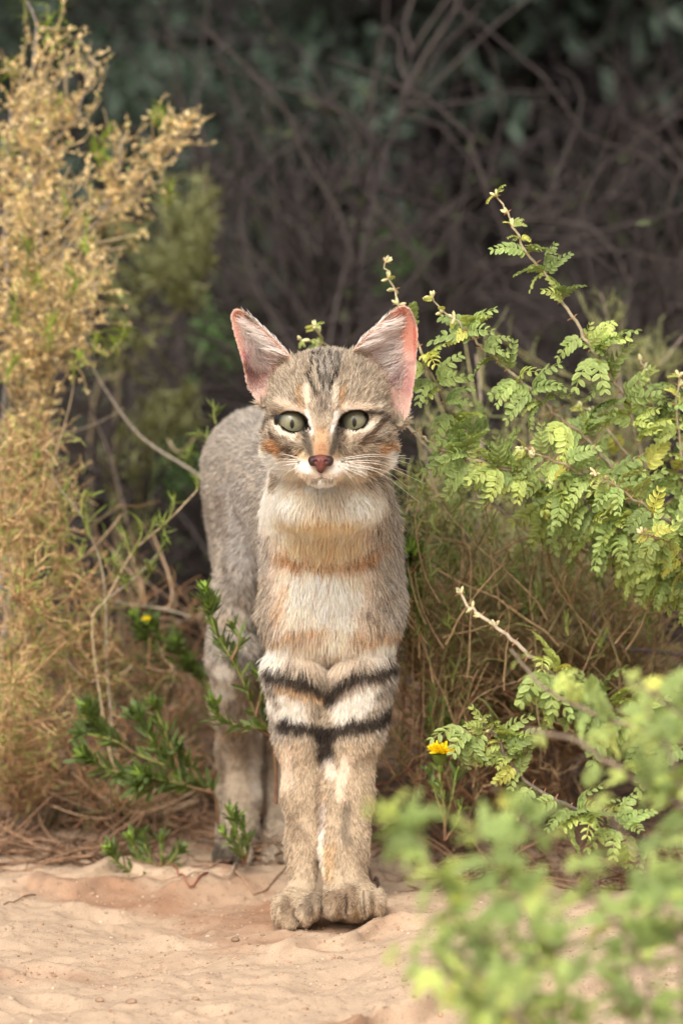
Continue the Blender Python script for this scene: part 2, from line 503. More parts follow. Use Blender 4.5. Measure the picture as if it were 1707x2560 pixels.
for pts, base_c in ((EARL, (705, 1000)), (EARR, (925, 1040))):
    rim = resample([(p[0], p[1]) for p in pts], 60)
    rw = J(rim[:, 0], rim[:, 1], -.045)[:, [0, 2]]
    bc = J(base_c[0], base_c[1], -.045)[[0, 2]]
    EARW.append((rw, bc))
    x0, z0 = rw.min(0) - .006; x1, z1 = rw.max(0) + .006
    sl, x, y, z = block((x0, -.075, min(z0, bc[1])), (x1, .0, z1))
    X2, Z2 = x[:, 0, :] + 0 * z[:, 0, :], z[:, 0, :] + 0 * x[:, 0, :]
    dist = seg_dist(X2, Z2, rw)
    ins = inside(X2, Z2, np.concatenate([rw, [bc]]))
    sd = np.where(ins, -dist, dist)
    din = np.where(ins, dist, 0)
    up = (Z2 - bc[1])
    f = -.060 + 0.10 * up + 0.026 * (1 - np.exp(-(din / .010) ** 1.3))
    gx, gz_ = np.gradient(f, X2[:, 0], Z2[0])
    den = np.sqrt(1 + gx ** 2 + gz_ ** 2)
    d3 = np.maximum(np.abs(y - f[:, None, :]) / den[:, None, :] - .0011, sd[:, None, :] + .0008)
    D[sl] = smin(D[sl], d3, 0.003)

def surface_nets(D, A):
    ins = D < 0
    s = np.zeros(tuple(n - 1 for n in D.shape), np.uint8)
    for a in (0, 1):
        for b_ in (0, 1):
            for c in (0, 1):
                s += ins[a:D.shape[0] - 1 + a, b_:D.shape[1] - 1 + b_, c:D.shape[2] - 1 + c]
    act = (s > 0) & (s < 8)
    ai = np.argwhere(act)
    cid = np.full(act.shape, -1, np.int32); cid[act] = np.arange(len(ai))
    offs = [(a, b_, c) for a in (0, 1) for b_ in (0, 1) for c in (0, 1)]
    val = {o: D[ai[:, 0] + o[0], ai[:, 1] + o[1], ai[:, 2] + o[2]] for o in offs}
    cor = {o: np.stack([A[k][ai[:, k] + o[k]] for k in range(3)], -1) for o in offs}
    acc = np.zeros((len(ai), 3)); cnt = np.zeros(len(ai))
    for o in offs:
        for k in range(3):
            if o[k] == 0:
                o2 = tuple(1 if j == k else o[j] for j in range(3))
                va, vb = val[o], val[o2]
                m = (va < 0) != (vb < 0)
                t = np.where(m, va / np.where(m, va - vb, 1), 0)[:, None]
                p = cor[o] * (1 - t) + cor[o2] * t
                acc[m] += p[m]; cnt[m] += 1
    V = acc / np.maximum(cnt, 1)[:, None]
    Fs = []
    for k in range(3):
        j, l = (k + 1) % 3, (k + 2) % 3
        n = D.shape
        sa = [slice(None)] * 3; sb = [slice(None)] * 3
        sa[k] = slice(0, n[k] - 1); sb[k] = slice(1, n[k])
        ch = ins[tuple(sa)] != ins[tuple(sb)]
        e = np.argwhere(ch)
        ok = (e[:, j] >= 1) & (e[:, l] >= 1) & (e[:, j] < n[j] - 1) & (e[:, l] < n[l] - 1)
        e = e[ok]
        def cell(dj, dl):
            q = e.copy(); q[:, j] -= dj; q[:, l] -= dl
            return cid[q[:, 0], q[:, 1], q[:, 2]]
        f = np.stack([cell(1, 1), cell(0, 1), cell(0, 0), cell(1, 0)], -1)
        flip = ~ins[e[:, 0], e[:, 1], e[:, 2]]
        f[flip] = f[flip][:, ::-1]
        Fs.append(f)
    F = np.concatenate(Fs)
    F = F[(F >= 0).all(1)]
    return V, F
def vnormals(V, F):
    n = np.cross(V[F[:, 2]] - V[F[:, 0]], V[F[:, 3]] - V[F[:, 1]])
    N = np.stack([np.bincount(F.ravel(), np.repeat(n[:, k], 4), len(V)) for k in range(3)], -1)
    return nrm(N)
def relax(V, F, it=1, a=0.5):
    e0 = F.ravel(); e1 = np.roll(F, -1, 1).ravel()
    i = np.concatenate([e0, e1]); j = np.concatenate([e1, e0])
    c = np.bincount(i, minlength=len(V))[:, None]
    for _ in range(it):
        M = np.stack([np.bincount(i, V[j, k], len(V)) for k in range(3)], -1) / np.maximum(c, 1)
        V = V * (1 - a) + M * a
    return V
BV, BF = surface_nets(D, (GXa, GYa, GZa))
BV = relax(BV, BF, 2, 0.5)
BN = vnormals(BV, BF)

# ---------------------------------------------------------- coat pattern, with some crease and paw shade painted in
def c1(x, y): return 550 + .338 * x, 730 + .338 * y
def c2(x, y): return 450 + .4145 * x, 1200 + .4145 * y
def c3(x, y): return 450 + .4145 * x, 1750 + .4145 * y
def stroke(u, v, pts, w, soft):
    best = np.full(u.shape, 1e9)
    if len(pts) == 1: pts = [pts[0], (pts[0][0] + .1, pts[0][1])]
    for (ax, ay), (bx, by) in zip(pts[:-1], pts[1:]):
        dx, dy = bx - ax, by - ay
        h = np.clip(((u - ax) * dx + (v - ay) * dy) / (dx * dx + dy * dy + 1e-9), 0, 1)
        best = np.minimum(best, np.hypot(u - ax - dx * h, v - ay - dy * h))
    return sm(w + soft, w - soft * 0.3, best)
K_TAN = lin(184, 166, 142); K_GREY = lin(172, 163, 152); K_CREAM = lin(235, 212, 190); K_WHITE = lin(243, 228, 212)
K_OR = lin(204, 160, 112); K_DK = lin(50, 42, 36); K_BR = lin(108, 84, 62); K_PINK = lin(226, 182, 166); K_RED = lin(214, 146, 126); K_GOLD = lin(222, 190, 148)
# (kind of crop, points, half width, softness, colour, strength)
HEADM = [
    ([(780, 470), (790, 520)], 75, 80, K_GREY, .45), ([(780, 610), (770, 860)], 30, 60, K_GREY, .5),
    ([(400, 800), (620, 700)], 60, 80, K_TAN, .3), ([(450, 830), (600, 870)], 16, 35, K_CREAM, .6), ([(930, 850), (1150, 870)], 16, 35, K_CREAM, .6),
    ([(690, 470), (680, 590), (660, 650), (690, 730), (716, 790)], 8, 7, K_DK, 1), ([(732, 430), (726, 600), (762, 760)], 7, 7, K_DK, .95),
    ([(800, 460), (832, 560), (842, 640), (800, 770)], 8, 7, K_DK, 1), ([(768, 480), (773, 640), (770, 720)], 6, 7, K_DK, .85), ([(852, 470), (872, 560), (862, 650)], 9, 10, K_DK, .8), ([(812, 640), (790, 700)], 7, 8, K_DK, .8), ([(620, 560), (600, 640)], 7, 12, K_BR, .5), ([(930, 540), (950, 640)], 7, 12, K_BR, .5), ([(1000, 560), (1050, 640)], 7, 12, K_BR, .4), ([(560, 600), (500, 680)], 7, 12, K_BR, .4),
    ([(650, 560), (640, 650)], 8, 14, K_BR, .5), ([(900, 560), (890, 660)], 8, 14, K_BR, .5),
    ([(735, 780), (745, 900)], 8, 14, K_BR, .55), ([(785, 800), (775, 900)], 8, 14, K_BR, .5),
    ([(655, 740), (655, 830)], 16, 18, K_CREAM, .9), ([(835, 750), (838, 840)], 16, 18, K_CREAM, .9),
    ([(605, 740), (605, 860)], 10, 14, K_OR, .8), ([(888, 740), (890, 850)], 10, 14, K_OR, .8),
    ([(745, 1060), (748, 1180)], 30, 66, lin(198, 156, 116), .9), ([(745, 1150), (748, 1195)], 34, 40, lin(172, 126, 90), .6), ([(690, 1080), (680, 1170)], 8, 16, K_BR, .4), ([(800, 1080), (815, 1160)], 8, 16, K_BR, .4),
    ([(745, 900), (745, 1000)], 30, 30, K_BR, .35),
    ([(648, 900), (660, 960), (672, 1040)], 13, 13, K_WHITE, .95), ([(858, 900), (845, 960), (832, 1040)], 13, 13, K_WHITE, .95),
    ([(625, 1030), (640, 1080), (655, 1160), (665, 1200)], 18, 20, K_DK, .75), ([(885, 1010), (865, 1060), (845, 1140), (830, 1190)], 20, 22, K_DK, .75),
    ([(415, 925), (345, 960), (335, 1040)], 7, 10, lin(80, 60, 44), .8), ([(1090, 885), (1160, 915), (1240, 965), (1300, 1020)], 9, 14, K_DK, .85),
    ([(420, 980), (480, 1055), (560, 1075)], 18, 20, K_CREAM, .95), ([(940, 1060), (1060, 1030), (1150, 950)], 18, 20, K_CREAM, .95),
    ([(390, 1060), (450, 1130), (530, 1160)], 15, 14, lin(92, 70, 52), .9), ([(470, 1100), (560, 1130)], 10, 14, K_DK, .4),
    ([(1190, 975), (1120, 1050), (1020, 1130)], 15, 14, lin(92, 70, 52), .95), ([(1240, 1060), (1150, 1110), (1080, 1120)], 10, 16, K_BR, .7), ([(1010, 1130), (900, 1180)], 14, 24, K_BR, .35),
    ([(400, 1140), (435, 1175)], 32, 26, lin(196, 142, 94), .85), ([(1180, 1165), (1235, 1150)], 32, 26, lin(190, 142, 96), .85), ([(1120, 1110), (1240, 1130)], 8, 12, K_DK, .55),
    ([(520, 1290), (640, 1290)], 46, 40, K_WHITE, .95), ([(860, 1300), (1000, 1290)], 44, 40, K_WHITE, .9), ([(700, 1400), (800, 1400)], 50, 40, K_WHITE, .85),
    ([(590, 1190), (640, 1230)], 18, 20, K_GOLD, .7), ([(850, 1230), (880, 1190)], 18, 20, K_GOLD, .6),
    ([(400, 1260), (440, 1400)], 60, 40, K_WHITE, .9), ([(1250, 1260), (1180, 1400)], 60, 40, K_WHITE, .85), ([(560, 1380), (560, 1450)], 60, 50, K_CREAM, .8), ([(950, 1400), (950, 1450)], 70, 50, K_CREAM, .8), ([(340, 1180), (360, 1300)], 14, 20, K_CREAM, .6),
    ([(566, 1213)], 10, 5, K_DK, 1), ([(592, 1255)], 9, 5, K_DK, .95), ([(540, 1235)], 5, 6, K_BR, .8), ([(930, 1213)], 11, 5, K_DK, 1), ([(905, 1253)], 10, 5, K_DK, .95), ([(878, 1290)], 6, 6, K_DK, .8), ([(950, 1290)], 6, 6, K_BR, .8), ([(962, 1240)], 5, 6, K_BR, .8),
    ([(745, 1335), (746, 1372)], 4, 6, K_DK, .9), ([(682, 1390), (710, 1387), (746, 1376), (790, 1387), (830, 1390)], 4, 4, K_DK, .95), ([(710, 1430), (790, 1430)], 34, 30, K_WHITE, .9),
]
CHESTM = [
    ([(860, 40), (860, 760)], 220, 150, K_CREAM, .95), ([(620, -40), (600, 120)], 110, 60, K_WHITE, .7), ([(1080, -40), (1100, 100)], 100, 60, K_WHITE, .7), ([(800, 620), (950, 700)], 110, 90, K_WHITE, .7), ([(620, 960), (560, 1050)], 50, 50, K_WHITE, .85), ([(780, 1000), (960, 1050)], 60, 80, K_CREAM, .8), ([(1150, 1000), (1230, 960)], 50, 50, K_WHITE, .7),
    ([(600, 1320), (700, 1380)], 60, 50, K_WHITE, .8), ([(1000, 1370), (1120, 1250)], 66, 50, K_WHITE, .8),
    ([(620, 200), (700, 215), (860, 210), (1060, 210)], 28, 40, K_GOLD, .75), ([(850, 230), (880, 400)], 50, 60, K_GOLD, .5),
    ([(590, 250), (620, 300)], 30, 30, K_CREAM, .8),
    ([(620, 400), (700, 455), (860, 470), (1040, 460), (1150, 410)], 26, 36, K_OR, .78), ([(680, 340), (860, 400), (1060, 350)], 30, 60, K_GOLD, .7), ([(650, 430), (720, 480)], 12, 20, lin(165, 110, 65), .6), ([(1020, 470), (1150, 420), (1220, 340)], 12, 22, lin(165, 115, 75), .6),
    ([(660, 600), (640, 680), (600, 760)], 14, 24, K_OR, .45), ([(1090, 760), (1180, 740), (1250, 640)], 26, 40, K_BR, .35),
    ([(550, 900), (600, 925), (660, 890), (760, 850), (870, 845)], 14, 22, K_OR, .75), ([(700, 930), (850, 900)], 26, 40, K_TAN, .5),
    ([(1040, 880), (1160, 915), (1280, 870)], 16, 26, K_OR, .6),
    ([(570, 1140), (640, 1150), (740, 1190), (830, 1240), (905, 1290)], 30, 26, K_DK, .96), ([(600, 1210), (720, 1245), (840, 1300)], 10, 24, K_OR, .8),
    ([(1270, 1085), (1180, 1120), (1060, 1150), (980, 1200), (920, 1290)], 30, 26, K_DK, .96), ([(1180, 1170), (1060, 1200), (980, 1260)], 8, 22, K_BR, .7),
    ([(1180, 1280), (1260, 1180)], 14, 24, K_DK, .5), ([(560, 1220), (600, 1350)], 10, 20, K_DK, .5),
    ([(640, 1450), (700, 1475), (800, 1490), (880, 1520)], 40, 26, K_DK, .97), ([(1260, 1375), (1180, 1440), (1060, 1470), (960, 1500), (880, 1520)], 36, 28, K_DK, .97), ([(870, 1540), (880, 1640)], 50, 40, K_DK, .98),
    ([(880, 1000), (905, 1250)], 10, 16, K_BR, .4), ([(520, 560), (500, 900)], 40, 60, K_TAN, .6),  # first mark paints the shade of the chest crease in brown
]
LEGM = [
    ([(905, 360), (915, 440)], 18, 34, K_WHITE, .6), ([(860, 620), (855, 900), (860, 1080)], 10, 18, K_WHITE, .85), ([(640, 300), (640, 500)], 30, 50, K_CREAM, .5), ([(1000, 350), (960, 560)], 24, 30, K_CREAM, .6), ([(900, 900), (890, 1050)], 28, 30, lin(222, 186, 140), .6),
    ([(680, 700), (720, 830), (740, 820)], 26, 26, K_BR, .5), ([(840, 450), (850, 750)], 16, 24, K_BR, .5), ([(1010, 640), (990, 760), (1010, 850)], 20, 30, K_DK, .5), ([(1150, 300), (1060, 380)], 20, 40, K_BR, .5), ([(1080, 900), (1100, 1080)], 20, 40, K_BR, .4),
    ([(690, 1260), (692, 1300), (720, 1340)], 5, 9, K_DK, .95), ([(640, 1230), (660, 1280)], 34, 34, K_BR, .7), ([(790, 1200), (770, 1250)], 34, 34, lin(84, 68, 54), .7), ([(845, 1180), (850, 1260)], 6, 10, K_DK, .9), ([(720, 1370), (640, 1405)], 8, 12, K_DK, .8),
    ([(900, 1190), (960, 1180), (960, 1240)], 34, 34, K_BR, .7), ([(1035, 1150), (1040, 1210)], 34, 34, K_BR, .7), ([(1105, 1160), (1110, 1290)], 5, 9, K_DK, .8), ([(1000, 1170), (1004, 1290)], 5, 9, K_DK, .8), ([(1160, 1190), (1190, 1240)], 20, 26, K_BR, .5), ([(1085, 1200), (1090, 1280)], 3, 8, K_DK, .6), ([(1000, 1210), (1010, 1290)], 3, 8, K_DK, .7), ([(890, 1310), (1000, 1325)], 5, 10, K_DK, .8),  # thin dark strokes, here and above, paint the shade between the toes
]
BODYM = [
    ([(340, 60), (370, 300), (390, 560)], 60, 60, lin(190, 182, 174), .7), ([(250, 100), (300, 330)], 16, 30, K_BR, .45), ([(180, 150), (220, 300)], 14, 24, K_BR, .3),
    ([(350, 720), (420, 760)], 20, 40, K_BR, .5), ([(400, 870), (490, 900)], 26, 26, K_DK, .8), ([(250, 820), (380, 850)], 16, 30, K_TAN, .6), ([(330, 1060), (480, 1080)], 24, 34, K_DK, .6),
    ([(260, 1150), (280, 1260)], 40, 40, K_WHITE, .8), ([(230, 1380), (400, 1390)], 14, 24, K_BR, .4), ([(450, 1420), (470, 1900)], 26, 30, K_WHITE, .45), ([(250, 1530), (360, 1500)], 18, 26, K_OR, .3),
    ([(230, 1620), (250, 1800)], 14, 20, K_BR, .6), ([(300, 1750), (380, 1730)], 14, 26, K_BR, .35), ([(230, 2250), (330, 2290)], 50, 30, K_DK, .8), ([(450, 2130), (520, 2190)], 14, 20, K_DK, .6),  # the wide dark mark paints the shade on the hind paw
]
def paint(col, u, v, marks, conv, mask, wob=1.0):
    for pts, w, soft, c, a in marks:
        q = [conv(*p) for p in pts]; s = conv(1, 1)[0] - conv(0, 0)[0]
        k = stroke(u, v, q, w * s, soft * s) * a * mask
        col += (c - col) * k[:, None]
    return col
def coat(P):
    px, py = proj(P)
    y, z = P[:, 1], P[:, 2]
    jit = fbm(P[:, 0] * 160, P[:, 1] * 160, P[:, 2] * 160, 2, 51)
    u = px + 8 * jit; v = py + 11 * fbm(P[:, 0] * 150, P[:, 1] * 150, P[:, 2] * 150, 2, 57)
    n = len(P)
    head = sm(1235, 1195, py) * sm(.01, -.02, y)
    rear = sm(.085, .12, y) * (1 - head)
    legs = sm(1835, 1860, py) * (1 - rear)
    body = np.clip(1 - head - rear - legs, 0, 1)
    col = np.ones((n, 3)) * K_TAN
    side = sm(60, 170, np.abs(px - 832))
    col += (K_GREY - col) * (np.clip(body * side + rear * 0.85 + sm(.03, .08, y) * (1 - head), 0, 1) * 0.8)[:, None]
    col += (lin(186, 164, 136) - col) * (legs * .7)[:, None]
    col += (lin(178, 158, 134) - col) * (rear * sm(1650, 1720, py))[:, None] * 0.7
    back = sm(0.03, 0.0, y)
    fine = fbm(P[:, 0] * 300, P[:, 1] * 300, P[:, 2] * 140, 2, 66)
    col = col * (1 + 0.10 * fine)[:, None]
    mot = fbm(P[:, 0] * 120, P[:, 1] * 120, P[:, 2] * 60, 3, 88)
    col = col * (1 + (.55 * rear + .16 * body + .12 * head) * mot)[:, None]
    mh = fbm(P[:, 0] * 330, P[:, 1] * 200, P[:, 2] * 230, 2, 93)
    col = col * (1 + (.34 * head + .20 * rear + .12 * legs) * mh)[:, None]
    front_body = body * sm(.085, .05, y)
    col = paint(col, u, v, CHESTM, c2, np.clip(front_body + legs * sm(1960, 1900, py), 0, 1))
    col = paint(col, u, v, BODYM, c2, rear)
    col = paint(col, u, v, LEGM, c3, legs * sm(.06, .045, y))
    hf = head * sm(-.035, -.05, y)
    col = paint(col, px + 2 * jit, py + 2 * jit, HEADM, c1, hf)
    for ex, ey, ew, eh, ea in EYES:
        s_in = -1 if ex > 808 else 1
        du, dv = px - ex, py - ey
        ca, sa = math.cos(ea), math.sin(ea)
        uu, vv = du * ca - dv * sa, du * sa + dv * ca
        q = np.hypot(uu / ew, vv / (eh * np.where(vv < 0, .88, 1.08)))
        k = sm(1.28, 1.16, q) * sm(-.05, -.06, P[:, 1])
        k = np.maximum(k, stroke(px, py, [(ex + s_in * ew * .9, ey + 8), (ex + s_in * (ew + 7), ey + 19)], 4, 4) * hf)
        col += (lin(28, 22, 20) - col) * k[:, None]
    # slightly darker back of the head and ears behind
    return col
def earfield(P):
    """how much a point is on the inside of an ear, and depth from the rim"""
    res = np.zeros(len(P)); dn = np.zeros(len(P)); which = np.full(len(P), -1)
    for i, (rw, bc) in enumerate(EARW):
        m = (P[:, 2] > bc[1] - 0.0) & (P[:, 0] > rw[:, 0].min() - .004) & (P[:, 0] < rw[:, 0].max() + .004)
        idx = np.nonzero(m)[0]
        x, z = P[idx, 0], P[idx, 2]
        d = seg_dist(x, z, rw); ins = inside(x, z, np.concatenate([rw, [bc]]))
        f = -.060 + 0.10 * (z - bc[1]) + 0.026 * (1 - np.exp(-(np.where(ins, d, 0) / .010) ** 1.3))
        hcn = J(822, 990, -.050)
        hq = ((P[idx, 0] - hcn[0]) / (r_(143) + .003)) ** 2 + ((P[idx, 1] - hcn[1]) / .048) ** 2 + ((P[idx, 2] - hcn[2]) / (r_(112) + .003)) ** 2
        k = (np.abs(P[idx, 1] - f) < np.where(hq > 1.25, .014, .0045)) & (ins | (d < .005)) & (hq > 1)
        which[idx[k]] = i; dn[idx[k]] = np.where(ins, d, 0)[k]
    return which, dn
EARIN = [  # picture-space ear marks, crop-1 pixels; backlit glow and hollow shade painted into the colour
    ([(110, 150), (130, 400), (190, 560)], 26, 40, K_RED, .5), ([(130, 140), (180, 180)], 40, 40, lin(220, 150, 126), .6), ([(300, 420), (420, 520)], 80, 60, lin(176, 128, 122), .7), ([(150, 120), (450, 400)], 12, 16, lin(150, 96, 60), .8), ([(190, 175), (310, 255)], 7, 10, K_DK, .9), ([(200, 470), (230, 500)], 26, 30, lin(180, 90, 110), .7), ([(190, 560), (260, 640)], 28, 36, lin(110, 50, 50), .85), ([(250, 680), (330, 640)], 40, 50, lin(150, 110, 100), .8),
    ([(480, 470), (560, 540)], 30, 40, lin(200, 160, 135), .7), ([(300, 350), (400, 480)], 60, 70, lin(226, 178, 168), .6),
    ([(1320, 130), (1370, 230), (1390, 350)], 60, 90, lin(218, 138, 114), .75), ([(1150, 400), (1230, 500)], 80, 60, lin(170, 128, 128), .75), ([(1215, 190), (1240, 160)], 16, 16, K_DK, .95), ([(1180, 210), (1300, 110)], 12, 16, lin(150, 90, 60), .7), ([(1400, 130), (1450, 250)], 8, 10, lin(120, 60, 45), .6), ([(1440, 270), (1450, 500)], 10, 14, lin(190, 90, 75), .7),
    ([(1370, 530), (1440, 525)], 6, 16, lin(150, 84, 80), .5), ([(1275, 560), (1280, 660)], 32, 36, lin(92, 52, 62), .9), ([(1350, 620), (1400, 700)], 50, 60, lin(190, 130, 125), .7), ([(1000, 480), (1080, 560)], 60, 60, lin(190, 165, 145), .7), ([(1180, 420), (1200, 560)], 60, 70, lin(214, 190, 182), .6),
]
def full_colour(P, N):
    col = coat(P)
    which, dn = earfield(P)
    front = (which >= 0) & (N[:, 1] < 0.55)
    px, py = proj(P)
    inner = np.ones((len(P), 3)) * K_PINK
    inner = paint(inner, px, py, EARIN, c1, np.ones(len(P)))
    rimk = sm(.0020, .0006, dn)
    inner += (lin(222, 196, 165) - inner) * (rimk * .8)[:, None]
    col[front] = inner[front]
    backk = (which >= 0) & ~front
    col[backk] = lin(150, 118, 92)
    return col, which, dn, front
cat_loc = np.array([-0.02, 0.08, float(gz(-0.02, 0.08))])
cat = thing('cat', 'young tabby wildcat standing on the sand and staring straight ahead', 'cat', cat_loc)
bcol, _, _, _ = full_colour(BV, BN)
b = Buf(); b.add(BV, BF, bcol * 0.9)
body = b.build('body', M_SKIN, cat, cat_loc)

# ---------------------------------------------------------- fur
TNOSE = J(802, 1150, -.125)
def make_fur():
    tri = np.concatenate([BF[:, [0, 1, 2]], BF[:, [0, 2, 3]]])
    A = np.linalg.norm(np.cross(BV[tri[:, 1]] - BV[tri[:, 0]], BV[tri[:, 2]] - BV[tri[:, 0]]), axis=1) / 2
    cent = BV[tri].mean(1)
    cn = BN[tri[:, 0]]
    dens = 1.9e6 * np.ones(len(tri))
    hd = (cent[:, 1] < -.03) & (cent[:, 2] > HC[2] - .05)
    dens[hd] = 4.2e6
    dens[(cent[:, 2] < .03)] = 2.4e6
    dens[(cent[:, 1] > .30)] *= .4
    w = A * dens
    n = int(w.sum())
    t = rng.choice(len(tri), n, p=w / w.sum())
    r1 = np.sqrt(rng.random(n)); r2 = rng.random(n)
    bc = np.stack([1 - r1, r1 * (1 - r2), r1 * r2], -1)
    P = (BV[tri[t]] * bc[:, :, None]).sum(1)
    N = nrm((BN[tri[t]] * bc[:, :, None]).sum(1))
    col, which, dn, front = full_colour(P, N)
    px, py = proj(P)
    # no fur on the eyelids, in the mouth and on the nose
    keep = np.ones(n, bool)
    for ex, ey, ew, eh, ea in EYES:
        du, dv = px - ex, py - ey
        uu, vv = du * math.cos(ea) - dv * math.sin(ea), du * math.sin(ea) + dv * math.cos(ea)
        keep &= ~((np.hypot(uu / ew, vv / eh) < 1.17) & (P[:, 1] < -.05))
    keep &= ~((stroke(px, py, [(778, 1146), (826, 1146), (802, 1172), (778, 1146)], 8, 1) > .5) & (P[:, 1] < -.09))
    keep &= ~(front & (rng.random(n) > .6) & (dn > .001))
    P, N, col, which, dn, front, px, py = [a[keep] for a in (P, N, col, which, dn, front, px, py)]
    n = len(P)
    y, z = P[:, 1], P[:, 2]
    # combing direction
    c = np.zeros((n, 3))
    head = sm(1215, 1180, py) * sm(.0, -.02, y)
    rear = sm(.05, .10, y) * (1 - head)
    cdir = np.stack([0.25 * (px - 830) / 150, 0 * px, -np.ones(n)], -1)                       # chest: down and outwards
    c += cdir * (1 - head - rear)[:, None]
    c += np.array([0.02, .75, -.75]) * rear[:, None] * sm(1750, 1500, py)[:, None] + np.array([0, .1, -1.]) * (rear * sm(1500, 1750, py))[:, None]
    hdv = nrm(P - (TNOSE + np.array([0, .012, 0])))
    hdv[:, 1] += .35
    c += hdv * head[:, None]
    ear = which >= 0
    # backs and rims of the ears: up along the ear
    tipd = np.where(which == 0, -1, 1)
    eb = np.stack([tipd * .45, 0 * px, np.ones(n)], -1)
    c[ear] = eb[ear]
    # inside: sweeping outwards from the inner edge
    ei = np.stack([tipd * .95, -.15 + 0 * px, .42 + 0 * px], -1)
    inn = front & (dn > .0015)
    c[inn] = ei[inn]
    T = nrm(c - N * (c * N).sum(1, keepdims=True))
    # clumping
    q = P * 170
    cl = np.stack([vnoise(q[:, 0], q[:, 1], q[:, 2], 101), vnoise(q[:, 0], q[:, 1], q[:, 2], 102), vnoise(q[:, 0], q[:, 1], q[:, 2], 103)], -1)
    q = P * 420
    cl2 = np.stack([vnoise(q[:, 0], q[:, 1], q[:, 2], 111), vnoise(q[:, 0], q[:, 1], q[:, 2], 112), vnoise(q[:, 0], q[:, 1], q[:, 2], 113)], -1)
    T = nrm(T + .16 * cl + .24 * cl2 + .16 * rng.normal(size=(n, 3)))
    # length
    L = np.full(n, .0082)
    L = L * (1 - .2 * sm(.05, .12, P[:, 1]))
    dnose = np.linalg.norm(P - TNOSE, axis=1)
    Lh = .0022 + .0048 * sm(.010, .055, dnose) + .004 * sm(1090, 1160, py) * sm(.048, .060, dnose)
    L = L * (1 - head) + Lh * head
    L = L * (1 - .45 * sm(1700, 1950, py) * (1 - head))
    L = L * (1 - .25 * sm(2180, 2230, py))
    L = L * (1 + .55 * sm(1180, 1260, py) * sm(1750, 1600, py) * sm(.08, .03, y) * (1 - head))
    for ex, ey, ew, eh, ea in EYES:
        qe = np.hypot((px - ex) / ew, (py - ey) / eh)
        L = np.where(P[:, 1] < -.05, L * (.45 + .55 * sm(1.2, 2.1, qe)), L)
    L[ear] = .0022
    L[inn] = (.0035 + .011 * np.clip(sm(.0, .011, dn), 0, 1))[inn] * rng.uniform(.3, 1.1, inn.sum())
    L *= 1 - .2 * stroke(px, py, [(770, 1190), (804, 1200), (840, 1190)], 26, 14) * (P[:, 1] < -.08)
    L *= rng.uniform(.65, 1.15, n)
    lift = np.full(n, .42); lift[(head > .5)] = .28; lift[py > 1800] = .34; lift[py > 2190] = .2; lift[ear] = .12; lift[inn] = .30
    # bare skin zones of the ears carry only a little down; other ear hair must end before the rim
    cx, cy = (px - 550) / .338 + rng.normal(0, 22, n), (py - 730) / .338 + rng.normal(0, 22, n)
    bare = inn & np.where(which == 1, (cx > 1275 + .1 * (cy - 200)) | (cy < 215), (cx < 165 + .15 * (cy - 200)) | (cy < 165))
    L[bare] = .0022
    tuft = inn & ~bare & (dn > .0015) & (rng.random(n) < .16) & (P[:, 2] < HC[2] + .060)
    L[tuft] = rng.uniform(.009, .019, tuft.sum()); lift[tuft] = .45
    for w_, (rw, bc) in enumerate(EARW):
        ix = np.nonzero(inn & (which == w_))[0]
        poly = np.concatenate([rw, [bc]])
        for _ in range(5):
            E = P[ix] + T[ix] * (L[ix] * 1.05 + .0006)[:, None]
            out = ~inside(E[:, 0], E[:, 2], poly) & (E[:, 2] > bc[1] + .012)
            L[ix[out]] *= .62
    K = 5
    pts = np.empty((n, K, 3)); p = P - N * .0006; pts[:, 0] = p
    for k in range(1, K):
        t_ = (k - 1) / (K - 1)
        d = nrm(T + N * (lift * (1.25 - 1.1 * t_))[:, None] + np.array([0, 0, -.10 * t_]))
        p = p + d * (L / (K - 1))[:, None]
        pts[:, k] = p
    for w_, (rw, bc) in enumerate(EARW):
        ix = np.nonzero((which == w_))[0]
        poly = np.concatenate([rw, [bc]])
        for _ in range(6):
            E = pts[ix, -1]
            out = ~inside(E[:, 0], E[:, 2], poly) & (E[:, 2] > bc[1] + .010) & (np.linalg.norm(pts[ix, -1] - pts[ix, 0], axis=1) > .0016)
            q_ = ix[out]
            pts[q_] = pts[q_, :1] + (pts[q_] - pts[q_, :1]) * .6
    lowq = (which >= 0) & (P[:, 2] < np.where(which == 0, EARW[0][1][1], EARW[1][1][1]) + .016)
    ln_ = np.linalg.norm(pts[:, -1] - pts[:, 0], axis=1)
    sc_ = np.where(lowq, np.minimum(1, .0028 / np.maximum(ln_, 1e-6)), 1)
    pts = pts[:, :1] + (pts - pts[:, :1]) * sc_[:, None, None]
    # colour along the hair: dusky base, pale band, some dark tips
    val = rng.normal(1, .15, n) + rng.normal(0, .12, n) * sm(.03, .10, P[:, 1])
    lum = col.mean(1)
    tick = (rng.random(n) < .32 + .14 * head) & (lum < .5)
    warm = rng.normal(0, .04, n)
    cc = col * np.clip(val, .6, 1.5)[:, None]
    cc = cc * np.stack([1 + warm, np.ones(n), 1 - warm], -1)
    C = np.empty((n, K, 4)); C[..., 3] = 1
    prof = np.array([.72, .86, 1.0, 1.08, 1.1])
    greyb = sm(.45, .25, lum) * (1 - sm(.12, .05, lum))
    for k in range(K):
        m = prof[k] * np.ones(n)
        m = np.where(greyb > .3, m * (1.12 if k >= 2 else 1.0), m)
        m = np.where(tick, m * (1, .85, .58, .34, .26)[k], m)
        C[:, k, :3] = cc * m[:, None]
